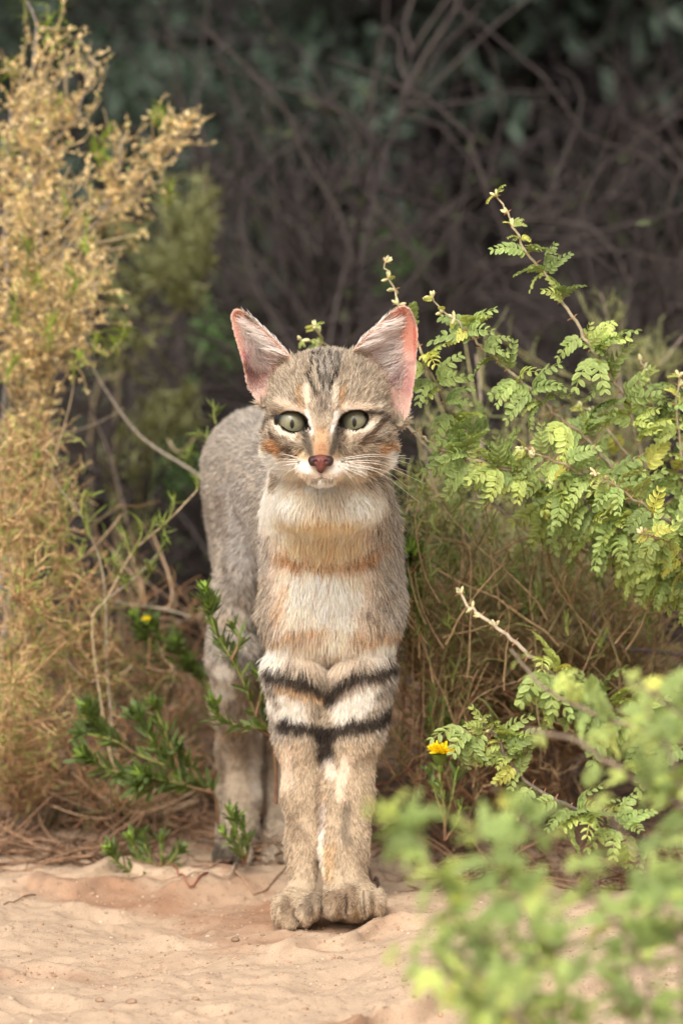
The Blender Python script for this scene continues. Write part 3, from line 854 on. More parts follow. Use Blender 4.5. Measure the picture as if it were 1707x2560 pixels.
    if True:
        li = inn
        pale = lin(236, 222, 214)
        mixk = rng.uniform(.35, 1.0, n)
        mixk = np.where(rng.random(n) < .25, mixk * .2, mixk); mixk[tuft] = rng.uniform(.75, 1, tuft.sum())
        mixk = mixk * np.clip((lum - .06) / .26, .08, 1)
        C[li, :, :3] = C[li, :, :3] * (1 - mixk[li])[:, None, None] + pale * mixk[li][:, None, None]
    C[..., :3] = C[..., :3] ** .88 * 1.2
    C = np.clip(C, 0.005, .93)
    rad = np.where(head > .5, .00013, .00016)
    rad[inn] = .00012; rad[tuft] = .00016
    rad[ear & ~inn] = .00012
    prof_r = np.array([1, 1, .9, .7, .3])
    R = rad[:, None] * prof_r[None]
    return pts, R, C
pts, R, C = make_fur()
hc = bpy.data.hair_curves.new('fur')
hc.add_curves([pts.shape[1]] * len(pts))
hc.attributes['position'].data.foreach_set('vector', (pts - cat_loc).astype(np.float32).ravel())
ra = hc.attributes.get('radius') or hc.attributes.new('radius', 'FLOAT', 'POINT')
ra.data.foreach_set('value', R.astype(np.float32).ravel())
ca_ = hc.attributes.new('Col', 'FLOAT_COLOR', 'POINT')
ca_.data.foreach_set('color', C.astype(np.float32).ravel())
M_FUR = mat('fur', 0.75, 0.12, 0.0)
tt = M_FUR.node_tree
trn = tt.nodes.new('ShaderNodeBsdfTranslucent'); mxn = tt.nodes.new('ShaderNodeMixShader'); mxn.inputs[0].default_value = .25
tt.links.new([x for x in tt.nodes if x.type == 'ATTRIBUTE'][0].outputs['Color'], trn.inputs['Color'])
tt.links.new(tt.nodes['Principled BSDF'].outputs[0], mxn.inputs[1]); tt.links.new(trn.outputs[0], mxn.inputs[2])
tt.links.new(mxn.outputs[0], tt.nodes['Material Output'].inputs['Surface'])
hc.materials.append(M_FUR)
fur = bpy.data.objects.new('fur', hc); SC.collection.objects.link(fur); fur.parent = cat
print('fur', len(pts), 'body', len(BV))

# ---------------------------------------------------------- eyes
def uv_ball(r, n=40, m=28):
    th = np.linspace(0, np.pi, m)[1:-1]; ph = np.arange(n) / n * 2 * np.pi
    V = np.array([[r * math.sin(t) * math.cos(p), -r * math.cos(t), r * math.sin(t) * math.sin(p)] for t in th for p in ph] + [[0, -r, 0], [0, r, 0]])
    F4 = [[i * n + j, i * n + (j + 1) % n, (i + 1) * n + (j + 1) % n, (i + 1) * n + j] for i in range(m - 3) for j in range(n)]
    k = (m - 2) * n
    F3 = [[k, (j + 1) % n, j] for j in range(n)] + [[k + 1, (m - 3) * n + j, (m - 3) * n + (j + 1) % n] for j in range(n)]
    return V, F4, F3
def eye_mat():
    m = bpy.data.materials.new('eye'); m.use_nodes = True
    t = m.node_tree; N = t.nodes; L = t.links; p = N['Principled BSDF']
    tc = N.new('ShaderNodeTexCoord'); sp = N.new('ShaderNodeSeparateXYZ'); L.new(tc.outputs['Object'], sp.inputs[0])
    def mth(op, a, b=None, c=None):
        n = N.new('ShaderNodeMath'); n.operation = op
        for i, v in enumerate((a, b, c)):
            if v is None: continue
            if isinstance(v, (int, float)): n.inputs[i].default_value = v
            else: L.new(v, n.inputs[i])
        return n.outputs[0]
    x, z = sp.outputs['X'], sp.outputs['Z']
    r = mth('SQRT', mth('ADD', mth('MULTIPLY', x, x), mth('MULTIPLY', z, z)))
    ramp = N.new('ShaderNodeValToRGB')
    L.new(mth('DIVIDE', r, .0099), ramp.inputs[0])
    e = ramp.color_ramp.elements
    e[0].position = 0.0; e[0].color = (*lin(112, 110, 80), 1)
    e[1].position = 0.35; e[1].color = (*lin(136, 132, 102), 1)
    q = e.new(0.66); q.color = (*lin(122, 118, 96), 1)
    q = e.new(0.84); q.color = (*lin(66, 62, 46), 1)
    q = e.new(0.92); q.color = (*lin(20, 16, 14), 1)
    nz = N.new('ShaderNodeTexNoise'); nz.inputs['Scale'].default_value = 600
    L.new(tc.outputs['Object'], nz.inputs['Vector'])
    pup = mth('SQRT', mth('ADD', mth('POWER', mth('DIVIDE', x, .0014), 2.0), mth('POWER', mth('DIVIDE', z, .0031), 2.0)))
    mr = N.new('ShaderNodeMapRange'); L.new(pup, mr.inputs['Value']); mr.inputs['From Min'].default_value = .85; mr.inputs['From Max'].default_value = 1.15
    mr.inputs['To Min'].default_value = 0.02; mr.inputs['To Max'].default_value = 1
    v = N.new('ShaderNodeVectorMath'); v.operation = 'SCALE'; L.new(ramp.outputs[0], v.inputs[0]); L.new(mr.outputs[0], v.inputs['Scale'])
    v2 = N.new('ShaderNodeVectorMath'); v2.operation = 'SCALE'; L.new(v.outputs[0], v2.inputs[0]); L.new(mth('ADD', mth('MULTIPLY', nz.outputs['Fac'], .5), .75), v2.inputs['Scale'])
    L.new(v2.outputs[0], p.inputs['Base Color'])
    p.inputs['Roughness'].default_value = .35; p.inputs['Coat Weight'].default_value = .55; p.inputs['Coat Roughness'].default_value = .03
    return m
M_EYE = eye_mat()
ERAD = .0122
for ex, ey, ew, eh, ea in EYES:
    V, F4, F3 = uv_ball(ERAD)
    b = Buf(); b.add(V, F4, (.3, .3, .2)); b.f.append(np.array(F3)); 
    o = b.build('eye', M_EYE, cat)
    c = J(ex + (-3.5 if ex < 808 else 1.5), ey, -.0880 + ERAD)
    o.location = tuple(float(q) for q in (c - cat_loc))

# ---------------------------------------------------------- nose leather
def small_sdf(fn, lo, hi, step):
    A = [np.arange(lo[k], hi[k], step) for k in range(3)]
    return surface_nets(fn(A[0][:, None, None], A[1][None, :, None], A[2][None, None, :]).astype(np.float32), A)
def nose_fn(x, y, z):
    def e(cx, cy, cz, rx, ry, rz): return (np.sqrt(((x - cx) / rx) ** 2 + ((y - cy) / ry) ** 2 + ((z - cz) / rz) ** 2) - 1) * min(rx, ry, rz)
    d = smin(e(0, .001, .0012, .0084, .0052, .0034), e(0, .0, -.0030, .0036, .0045, .0056), .004)
    for s in (-1, 1):
        d = -smin(-d, e(s * .0048, -.0042, .0006, .0022, .0026, .0013), .001)
        d = smin(d, e(s * .0064, .0008, .0, .0024, .0040, .0034), .002)
    d = np.maximum(d, -(np.hypot(x, (y + .0052)) - .0007))
    return d
NV, NF = small_sdf(nose_fn, (-.010, -.007, -.011), (.010, .009, .008), .0004)
NV = relax(NV, NF, 1, .5) * .9
nc = lin(112, 62, 54) * np.ones((len(NV), 1))
dark = np.clip(sm(.0020, .0050, np.abs(NV[:, 0])) * .95 + sm(-.003, -.007, NV[:, 2]) * .8 + sm(.004, .0055, NV[:, 2]) * .4, 0, 1)
nc = nc * (1 - dark[:, None]) + lin(52, 30, 28) * dark[:, None]
nloc = J(802, 1154, -.1265)
b = Buf(); b.add(NV, NF, nc); o = b.build('nose', M_NOSE, cat); o.location = tuple(float(q) for q in (nloc - cat_loc))

# ---------------------------------------------------------- whiskers (each its own hair)
def whisk(pts, Ys, r=.00020):
    q = [J(*c1(*p), Yv) for p, Yv in zip(pts, Ys)]
    P = resample(q, 12)
    b = Buf(); R = np.linspace(1, .25, 12) * r
    tubes(b, P, R, 5, lin(242, 234, 220))
    b.build('whisker', M_WHISK, cat, cat_loc)
for (sx0, sy0), mid, end in [
    ((920, 1225), (1150, 1200), (1410, 1235)), ((930, 1235), (1180, 1215), (1400, 1270)), ((915, 1255), (1150, 1250), (1390, 1330)), ((950, 1258), (1200, 1280), (1520, 1420)),
    ((900, 1270), (1120, 1310), (1290, 1400)), ((940, 1285), (1180, 1340), (1480, 1560)), ((905, 1295), (1090, 1350), (1230, 1450)), ((930, 1305), (1100, 1390), (1190, 1500)),
    ((885, 1300), (1000, 1380), (1060, 1480)), ((900, 1310), (990, 1410), (1010, 1530)), ((960, 1265), (1230, 1330), (1380, 1440)),
    ((1000, 1290), (1100, 1375), (1130, 1440)),
    ((575, 1225), (470, 1200), (380, 1195)), ((560, 1240), (440, 1235), (350, 1260)), ((575, 1265), (460, 1290), (380, 1350)), ((590, 1280), (500, 1340), (430, 1440)),
    ((600, 1295), (530, 1380), (500, 1480)), ((585, 1250), (420, 1262), (300, 1310)), ((610, 1300), (570, 1400), (560, 1500))]:
    s = 1 if sx0 > 745 else -1
    whisk([(sx0, sy0), mid, end], [-.117, -.100 - .01, -.070])
for (a, m, e_) in [((930, 860), (960, 720), (975, 560)), ((950, 870), (1000, 760), (1040, 640)), ((560, 870), (500, 790), (470, 720))]:
    whisk([a, m, e_], [-.098, -.104, -.098], .00013)
# ================================================================== plant parts
def leaflet(L, w, cup=.25, rows=(0, .3, .7, 1), ws=(.25, 1, .95, .35)):
    V = []; K = []
    for t, a in zip(rows, ws):
        z = -.18 * L * t * t
        for s in (-1, 0, 1):
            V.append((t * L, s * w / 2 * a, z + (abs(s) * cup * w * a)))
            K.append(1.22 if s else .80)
    F = []
    for i in range(len(rows) - 1):
        for j in (0, 1):
            F.append((i * 3 + j, i * 3 + j + 1, i * 3 + 3 + j + 1, i * 3 + 3 + j))
    return np.array(V), [np.array(F)], np.array(K)
def rot_z(a):
    c, s = math.cos(a), math.sin(a); return np.array([[c, -s, 0], [s, c, 0], [0, 0, 1.]])
def acacia_leaf_mesh(seed, col, L=.021, pairs=8, pinnae=1, curl=1.0):
    """compound leaf, rachis along +x, upper side +z"""
    rs = np.random.default_rng(seed)
    b = Buf(); lf = leaflet(.0058, .0031)
    for q in range(pinnae):
        sgn = (1 if q % 2 else -1) if pinnae > 1 else 0
        n = 9; t = np.linspace(0, 1, n)
        x = L * t; y = sgn * .45 * L * t + .05 * L * np.sin(t * 3 + seed); z = .16 * L * np.sin(t * 2.2) - curl * .42 * L * t ** 2.2
        P = np.stack([x, y, z], -1)
        tubes(b, P, np.linspace(.00055, .00025, n), 4, col * np.array([1.1, .95, .9]))
        tt_ = np.linspace(.16, .98, pairs)
        for sd in (-1, 1):
            O = np.stack([np.interp(tt_, t, P[:, k]) for k in range(3)], -1)
            T = nrm(np.stack([np.interp(tt_, t[:-1], np.diff(P[:, k])) for k in range(3)], -1))
            fwd = .35 + .5 * tt_[:, None]
            Dr = nrm(T * fwd + sd * np.array([0, 1, 0]) * (1 - .25 * tt_[:, None]) + np.array([0, 0, .10]) + rs.normal(size=(pairs, 3)) * .10)
            U = nrm(np.array([0, 0, 1.]) + sd * np.array([0, -.25, 0]) + rs.normal(size=(pairs, 3)) * .12)
            S = (.55 + .5 * np.sin(np.pi * (tt_ * .8 + .15))) * rs.uniform(.88, 1.08, pairs)
            C = col * rs.uniform(.86, 1.14, (pairs, 1)) * (1 + .18 * tt_[:, None] * np.array([1, .9, .6]))
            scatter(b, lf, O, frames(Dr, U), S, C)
    return b.mesh('leaf', M_LEAF)
G1, G2, G3, G4 = lin(158, 174, 106), lin(142, 160, 98), lin(178, 190, 112), lin(200, 200, 110)
AC = [acacia_leaf_mesh(1, G1, .019, 7, 1, 1.4), acacia_leaf_mesh(2, G2, .022, 8, 1, 1.0), acacia_leaf_mesh(3, G1, .017, 6, 2, 1.1), acacia_leaf_mesh(4, G2, .018, 7, 2, 1.5), acacia_leaf_mesh(5, G3, .014, 5, 1, 1.6), acacia_leaf_mesh(6, G3, .016, 6, 2, .9), acacia_leaf_mesh(9, G1, .015, 6, 1, 2.0), acacia_leaf_mesh(10, G2, .020, 7, 3, 1.2)]
ACY = [acacia_leaf_mesh(7, G4, .014, 6, 1, 1.3), acacia_leaf_mesh(8, G3, .015, 6, 2, 1.2)]

def put(mesh, name, parent, off, p, d, up, s=1.0):
    d = Vector(d).normalized(); u = Vector(up)
    y = u.cross(d)
    if y.length < 1e-4: y = Vector((0, 1, 0)).cross(d)
    y.normalize(); z = d.cross(y)
    M = Matrix.Translation(Vector([float(a) for a in np.asarray(p) - np.asarray(off)])) @ Matrix((d, y, z)).transposed().to_4x4() @ Matrix.Diagonal((s, s, s, 1))
    return link_copy(mesh, name, M, parent)

QUEUE = {}
def queue_leaf(root, mesh, parent, off, p, d, up, s):
    QUEUE.setdefault(root.name, []).append((mesh, parent, np.asarray(off, float), np.asarray(p, float), np.asarray(d, float), np.asarray(up, float), float(s)))
def finish_leaves(limit=300):
    cache = {}
    for rn, items in QUEUE.items():
        root = bpy.data.objects[rn]
        Pp = np.array([q[3] for q in items]); px, py = proj(Pp)
        dist = Pp[:, 1] - CY
        size = np.array([q[6] * max(q[0].vertices[-1].co.length, .008) for q in items]) / dist
        vis = (px > -10) & (px < W0 + 10) & (py > -10) & (py < H0 + 10)
        order = np.argsort(-(size + vis * 1.0))
        rest = Buf()
        for rank, i in enumerate(order):
            mesh, parent, off, p_, d, up, s = items[i]
            if rank < limit and vis[i]:
                put(mesh, 'leaf', parent, off, p_, d, up, s); continue
            if mesh.name not in cache:
                n = len(mesh.vertices); V = np.empty(n * 3, np.float32); mesh.vertices.foreach_get('co', V)
                F = np.empty(len(mesh.loops), np.int32); mesh.loops.foreach_get('vertex_index', F)
                Cc = np.empty(n * 4, np.float32); mesh.attributes['Col'].data.foreach_get('color', Cc)
                cache[mesh.name] = (V.reshape(-1, 3), F.reshape(-1, 4), Cc.reshape(-1, 4)[:, :3])
            V, F, Cc = cache[mesh.name]
            Rm = frames(d[None], up[None])[0]
            rest.add((V * s) @ Rm.T + p_, F, Cc * random.uniform(.8, 1.2))
        if rest.n: rest.build('leaves', M_LEAF, root, np.array(root.location), kind='stuff')
PALE_BARK, GREY_BARK, RED_BARK, DARK_BARK, TAN_TWIG = lin(186, 172, 138), lin(140, 126, 112), lin(128, 92, 74), lin(72, 62, 60), lin(176, 148, 116)

def thorn_branch(root, off, pts, Ys, r0, r1, seed, gap=36, leaf_s=(.8, 1.25), dens=1.0, cols=(PALE_BARK, GREY_BARK), meshes=AC, tipm=ACY, thorns=True, end_tip=0, leafzone=(0, 1), buds=True, sprays=0, vary=None):
    """pts tip first, in picture pixels; Ys depth at tip and at the root end"""
    rs = np.random.default_rng(seed)
    n = max(12, len(pts) * 4)
    q = resample(pts, n)
    Yv = np.interp(np.linspace(0, 1, n), np.linspace(0, 1, len(Ys)), Ys)
    P = at(q[:, 0], q[:, 1], Yv)
    seg = np.linalg.norm(np.diff(P, axis=0), axis=1); cum = np.concatenate([[0], np.cumsum(seg)]); Ltot = cum[-1]
    R = np.interp(np.linspace(0, 1, n), [0, .15, 1], [msize(r0) * .6, msize(r0), msize(r1)])
    P[1:-1] += rs.normal(size=(n - 2, 3)) * .0006
    b = Buf()
    tcol = np.linspace(0, 1, n)[:, None]
    tubes(b, P, R, 7, (cols[0] * (1 - tcol) + cols[1] * tcol)[None])
    leaves = []
    s = .003; k = 0
    while s < Ltot:
        f = s / Ltot
        i = min(np.searchsorted(cum, s) - 1, n - 2); i = max(i, 0)
        p = P[i] + (P[i + 1] - P[i]) * (s - cum[i]) / max(seg[i], 1e-9)
        T = nrm(P[i] - P[i + 1])                       # towards the tip
        if f < end_tip or not (leafzone[0] <= f <= leafzone[1]): nl = 0
        else: nl = rs.poisson(.95 * dens)
        side = nrm(np.cross(T, [0, -1, 0])) * (1 if k % 2 else -1)
        rr = np.interp(f, [0, 1], [R[2], R[-1]])
        b_node = rr * 1.25
        tubes(b, np.stack([p - T * b_node * .8, p, p + T * b_node * .8]), np.array([rr * .7, b_node, rr * .7]), 6, cols[0] * .9 + .02)
        if thorns:
            for sg in (1, -1):
                dth = nrm(side * sg + T * .25 + rs.normal(size=3) * .15)
                Lt = .0035 * rs.uniform(.6, 1.2)
                tubes(b, np.stack([p + dth * rr * .6, p + dth * (rr + Lt * .5), p + dth * (rr + Lt) - T * .0006]), np.array([.0006, .0004, .0001]), 4, lin(176, 128, 98))
        for j in range(nl):
            sg = 1 if j % 2 == 0 else -1
            d = nrm(side * sg * rs.uniform(.6, 1.2) + T * rs.uniform(.1, .7) + np.array([0, -.45, .1]) + rs.normal(size=3) * .35)
            up = nrm(np.array([0, -.45, .9]) + rs.normal(size=3) * .45)
            young = f < .12 and end_tip == 0
            sc = rs.uniform(*leaf_s) * (.45 if young else 1) * (1 + .25 * f)
            mm = tipm[rs.integers(len(tipm))] if (young or rs.random() < .10) else meshes[rs.integers(len(meshes))]
            leaves.append((mm, p + d * rr, d, up, sc))
        if buds and f < max(.10, end_tip * .5):
            for j in range(3):
                d = nrm(T + rs.normal(size=3) * .8)
                tubes(b, np.stack([p, p + d * .0022, p + d * .0042, p + d * .0055]), np.array([.0006, .0012, .0011, .0002]), 5, lin(206, 200, 150))
        s += msize(gap) * rs.uniform(.65, 1.3); k += 1
    br = b.build('branch', M_WOOD, root, off)
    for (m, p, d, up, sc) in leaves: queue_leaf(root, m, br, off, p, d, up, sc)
    return P, br

# narrow leaf for the low green herbs
def lance_mesh(seed, col, L=.012, w=.0028):
    V, F, K = leaflet(L, w, .18, (0, .25, .6, .85, 1), (.3, .85, 1, .75, .1))
    b = Buf(); rs = np.random.default_rng(seed)
    b.add(V + np.array([0, 0, 1.]) * (.25 * V[:, :1] ** 2 / L), F[0], col * (K[:, None] * .55 + .45))
    return b.mesh('leaf', M_LEAF)
H1, H2, H3 = lin(116, 134, 78), lin(132, 152, 74), lin(160, 186, 80)
LN = [lance_mesh(1, H1, .013), lance_mesh(2, H1 * .85, .015, .003), lance_mesh(3, H2, .011, .0026), lance_mesh(4, H3, .009, .0024)]

def herb(root, off, sprigs, seed, leafn=1.0, bark=RED_BARK):
    leafn = leafn * 1.45
    """sprigs: (points from root end to tip, [Y0, Y1], tuft size)"""
    rs = np.random.default_rng(seed)
    for pts, Ys, tuft in sprigs:
        n = 14; q = resample(pts, n); Yv = np.linspace(Ys[0], Ys[1], n)
        P = at(q[:, 0], q[:, 1], Yv)
        b = Buf(); tubes(b, P, np.linspace(.0013, .0007, n), 6, np.linspace(0, 1, n)[:, None] * H2 + np.linspace(1, 0, n)[:, None] * bark)
        st = b.build('stem', M_WOOD, root, off)
        Lt = np.linalg.norm(np.diff(P, axis=0), axis=1).sum()
        m = int((Lt / .0022) * leafn)
        for i in range(m):
            f = 1 - (1 - .18) * rs.random() ** .9
            if i < m * .45: f = rs.uniform(.85, 1.0)
            x = f * (n - 1); k = min(int(x), n - 2); p = P[k] + (P[k + 1] - P[k]) * (x - k)
            T = nrm(P[k + 1] - P[k])
            rad = nrm(np.cross(T, rs.normal(size=3)))
            d = nrm(T * rs.uniform(.5, 1.3) + rad * rs.uniform(.4, 1.1))
            young = f > .93
            queue_leaf(root, LN[3] if young and rs.random() < .7 else LN[rs.integers(3)], st, off, p, d, nrm(T + rs.normal(size=3) * .3), rs.uniform(.7, 1.15) * tuft * (.75 if young else 1))

def fill_twigs(stems, targets, rs, N=7, sag=.15, up=.4):
    """for every target point a curved twig from the best stem point"""
    S = stems.reshape(-1, 3)
    out = np.empty((len(targets), N, 3))
    Td = np.zeros_like(stems); Td[:, :-1] = np.diff(stems, axis=1); Td[:, -1] = Td[:, -2]
    Td = nrm(Td).reshape(-1, 3)
    for i, t in enumerate(targets):
        d = S - t
        dist = np.linalg.norm(d, axis=1)
        cost = dist + 1.3 * np.maximum(0, S[:, 2] - t[2] + .3 * dist) + rs.random(len(S)) * .02
        k = int(np.argmin(cost)); a = S[k]
        c = a + Td[k] * dist[k] * .45 + np.array([0, 0, up * .2 * dist[k]]) + rs.normal(size=3) * dist[k] * .08
        s = np.linspace(0, 1, N)[:, None]
        out[i] = (1 - s) ** 2 * a + 2 * s * (1 - s) * c + s * s * t
    return out
def blobpts(blobs, rs):
    P = []
    for (cx, cy, rx, ry, Y0, Y1, n) in blobs:
        a = rs.uniform(0, 2 * np.pi, n); r = np.sqrt(rs.random(n))
        P.append(at(cx + rx * r * np.cos(a), cy + ry * r * np.sin(a), rs.uniform(Y0, Y1, n)))
    return np.concatenate(P)
def along(P, m, t0, t1, rs):
    n, N = P.shape[:2]
    i = np.repeat(np.arange(n), m); t = rs.uniform(t0, t1, n * m) * (N - 1)
    k = np.minimum(t.astype(int), N - 2); f = (t - k)[:, None]
    return P[i, k] * (1 - f) + P[i, k + 1] * f, nrm(P[i, k + 1] - P[i, k]), i
# dry bract: three small papery wings
def bract():
    V = [(0, 0, 0)]; F = []; K = [.8]
    for a in (0, 2.1, 4.2):
        c, s = math.cos(a), math.sin(a)
        for x, y, z, k in ((.6, -.35, .25, 1), (1, 0, .5, 1.2), (.6, .35, .25, 1)):
            V.append((x * c - y * s, x * s + y * c, z)); K.append(k)
        n = len(V); F.append((0, n - 3, n - 2, n - 1))
    return np.array(V), [np.array(F)], np.array(K)
BRACT = bract()
def sliver(L=1., w=.11, curl=.5):
    V = []; K = []
    for i, t in enumerate((0, .33, .66, 1)):
        x = t * L; z = curl * t * t * .5; a = (1, 1, .8, .15)[i] * w / 2
        V += [(x, -a, z), (x, a, z)]; K += [.85, 1.1]
    return np.array(V), [np.array([(0, 1, 3, 2), (2, 3, 5, 4), (4, 5, 7, 6)])], np.array(K)
SLIV, SLIVC = sliver(), sliver(1, .12, -1.3)
def stem_parts(root, off, stems, radii, col, name='branch', sides=6):
    for P, R in zip(stems, radii):
        b = Buf(); tubes(b, P, R, sides, col); b.build(name, M_WOOD, root, off)
def px_stem(pts, Y0, Y1, n=16):
    q = resample(pts, n); return at(q[:, 0], q[:, 1], np.linspace(Y0, Y1, n))

# ================================================================== background bushes (shade from an added canopy and from darkened colours)
def far_bush(name, label, base, seed, boxes, branch_col, nbig, twigcol, leafcol, nleaf, leafL, dirb, thick, ntw, canopy, leafw=.35, lens=(.35, 1.0)):
    rs = np.random.default_rng(seed)
    root = thing(name, label, 'bush', base)
    (x0, x1), (y0, y1), (z0, z1) = boxes
    O = np.stack([rs.uniform(x0, x1, nbig), rs.uniform(y0, y1, nbig), rs.uniform(z0, z1, nbig)], -1)
    Dd = nrm(np.asarray(dirb) * rs.choice([1, 1, -.6], nbig)[:, None] + rs.normal(size=(nbig, 3)) * .55)
    P = strands(O, Dd, rs.uniform(*lens, nbig), 9, .13, (0, 0, .03), rs)
    # one crooked trunk per bush, from the ground up into the canopy
    T = strands(np.array([base]), np.array([[0.1, .1, 1.]]), [1.1], 9, .12, (0, 0, .2), rs)
    b = Buf(); tubes(b, T, np.linspace(.018, .009, 9)[None], 9, branch_col); b.build('trunk', M_WOOD, root, base)
    for i in range(nbig):
        if i < 60:
            b = Buf(); tubes(b, P[i], np.linspace(1, .35, 9) * thick * rs.uniform(.5, 1.3), 6, branch_col * rs.uniform(.7, 1.25)); b.build('branch', M_WOOD, root, base)
    b = Buf()
    if nbig > 60: tubes(b, P[60:], np.linspace(1, .3, 9)[None] * thick * .7 * rs.uniform(.5, 1.2, (nbig - 60, 1)), 5, branch_col * rs.uniform(.7, 1.25, (nbig - 60, 1)))
    O2, D2 = branch_off(P, ntw, .1, 1, 1.0, rs)
    P2 = strands(O2, D2, rs.uniform(.06, .28, ntw), 6, .22, (0, 0, 0), rs)
    tubes(b, P2, np.linspace(1, .3, 6)[None] * .0016 * rs.uniform(.5, 1.5, (ntw, 1)), 4, twigcol * rs.uniform(.6, 1.3, (ntw, 1)))
    b.build('twigs', M_WOOD, root, base, kind='stuff')
    b = Buf()
    if nleaf:
        O3, T3, _ = along(P2, max(1, nleaf // ntw + 1), .1, 1, rs)
        O3 = O3[:nleaf]; T3 = T3[:nleaf]
        n3 = len(O3)
        R3 = frames(nrm(T3 + rs.normal(size=(n3, 3)) * .9), rs.normal(size=(n3, 3)) + np.array([0, 0, 1.]))
        scatter(b, leaflet(1, leafw), O3 + rs.normal(size=(n3, 3)) * .006, R3, rs.uniform(.6, 1.3, n3) * leafL, leafcol * rs.uniform(.55, 1.35, (n3, 1)))
    # canopy leaves above and behind, mostly out of view, added to shade the bushes
    (cx0, cx1), (cy0, cy1), (cz0, cz1), nc = canopy
    if nc:
        Oc = np.stack([rs.uniform(cx0, cx1, nc), rs.uniform(cy0, cy1, nc), rs.uniform(cz0, cz1, nc)], -1)
        Rc = frames(rs.normal(size=(nc, 3)), rs.normal(size=(nc, 3)) + np.array([0, 0, 1.]))
        scatter(b, leaflet(1, .5), Oc, Rc, rs.uniform(.7, 1.4, nc) * .055, leafcol * rs.uniform(.5, 1.2, (nc, 1)))
    b.build('foliage', M_LEAF, root, base, kind='stuff')
    return root
far_bush('dark_bush', 'dark grey green bush with soft leaves, out of focus at the upper left', (-.62, 2.5, gz(-.62, 2.5)), 21,
         ((-.55, .12), (1.9, 2.7), (.0, .62)), lin(34, 30, 29), 16, lin(52, 48, 46), lin(116, 134, 118), 30000, .026, (.3, 0, .9), .003, 1800,
         ((-1.8, .4), (1.3, 4.2), (.62, 1.7), 7000))
far_bush('thorn_thicket', 'tangled purplish brown leafless thicket, out of focus at the upper right', (.66, 2.3, gz(.66, 2.3)), 22,
         ((.02, .65), (1.7, 2.7), (-.05, .62)), lin(38, 33, 34), 200, lin(56, 49, 51), lin(56, 55, 50), 9000, .018, (-.8, .1, .45), .0026, 9000,
         ((-.4, 1.9), (1.3, 4.2), (.62, 1.7), 13000))
far_bush('far_thicket', 'deep dark thicket closing the view far behind the cat', (-0.9, 3.6, gz(-.9, 3.6)), 23,  # dark leaf quads stand in for deep shadow behind the bushes
         ((-.8, .9), (2.9, 4.4), (-.05, .6)), lin(34, 30, 30), 110, lin(36, 32, 32), lin(48, 54, 48), 26000, .06, (.2, 0, .9), .005, 3500,
         ((-2.5, 2.5), (2.8, 6.5), (.0, 1.5), 15000))
far_bush('low_thicket', 'low grey brown dead bush behind the cat at shoulder height', (.35, 1.3, gz(.35, 1.3)), 24,
         ((-.28, .42), (.85, 1.5), (-.02, .14)), lin(66, 58, 57), 130, lin(72, 64, 61), lin(96, 104, 72), 2500, .012, (.95, 0, .08), .0020, 4500,
         ((0, 1), (0, 1), (0, 1), 0), lens=(.15, .45))

rs = np.random.default_rng(25)
db = bpy.data.objects['dark_bush']; dbl = np.array(db.location)
def leaf_clouds(root, off, blobs, per, rad, L, col, seed):
    r2 = np.random.default_rng(seed)
    Cc = blobpts(blobs, r2); m = len(Cc)
    O = np.repeat(Cc, per, 0) + r2.normal(size=(m * per, 3)) * rad
    cc = np.repeat(r2.uniform(.55, 1.3, m), per)[:, None]
    b = Buf(); n = len(O)
    scatter(b, leaflet(1, .36), O, frames(r2.normal(size=(n, 3)) + np.array([0, 0, .5]), r2.normal(size=(n, 3)) + np.array([0, -.4, .6])), r2.uniform(.6, 1.3, n) * L, col * cc * r2.uniform(.7, 1.3, (n, 1)))
    b.build('foliage', M_LEAF, root, off, kind='stuff')
leaf_clouds(db, dbl, [(350, 120, 260, 180, 1.6, 2.4, 26), (650, 130, 220, 220, 1.6, 2.4, 34), (560, 420, 200, 180, 1.6, 2.3, 26), (760, 330, 150, 150, 1.6, 2.2, 16), (300, 420, 160, 200, 1.7, 2.4, 16), (620, 600, 160, 90, 1.6, 2.1, 10), (60, 150, 120, 200, 1.7, 2.4, 10)], 150, .022, .016, lin(112, 130, 114), 26)
tk = bpy.data.objects['thorn_thicket']
leaf_clouds(tk, np.array(tk.location), [(1000, 60, 120, 80, 1.8, 2.4, 8), (1500, 150, 220, 150, 1.8, 2.5, 10), (1200, 420, 200, 180, 1.9, 2.5, 10), (1550, 500, 180, 160, 1.8, 2.5, 8)], 110, .022, .014, lin(92, 96, 80), 27)
leaf_clouds(bpy.data.objects['low_thicket'], np.array(bpy.data.objects['low_thicket'].location), [(530, 880, 60, 60, .9, 1.2, 4), (420, 1180, 60, 50, .8, 1.1, 3), (1000, 640, 90, 50, 1., 1.3, 3)], 60, .010, .010, lin(110, 140, 84), 28)
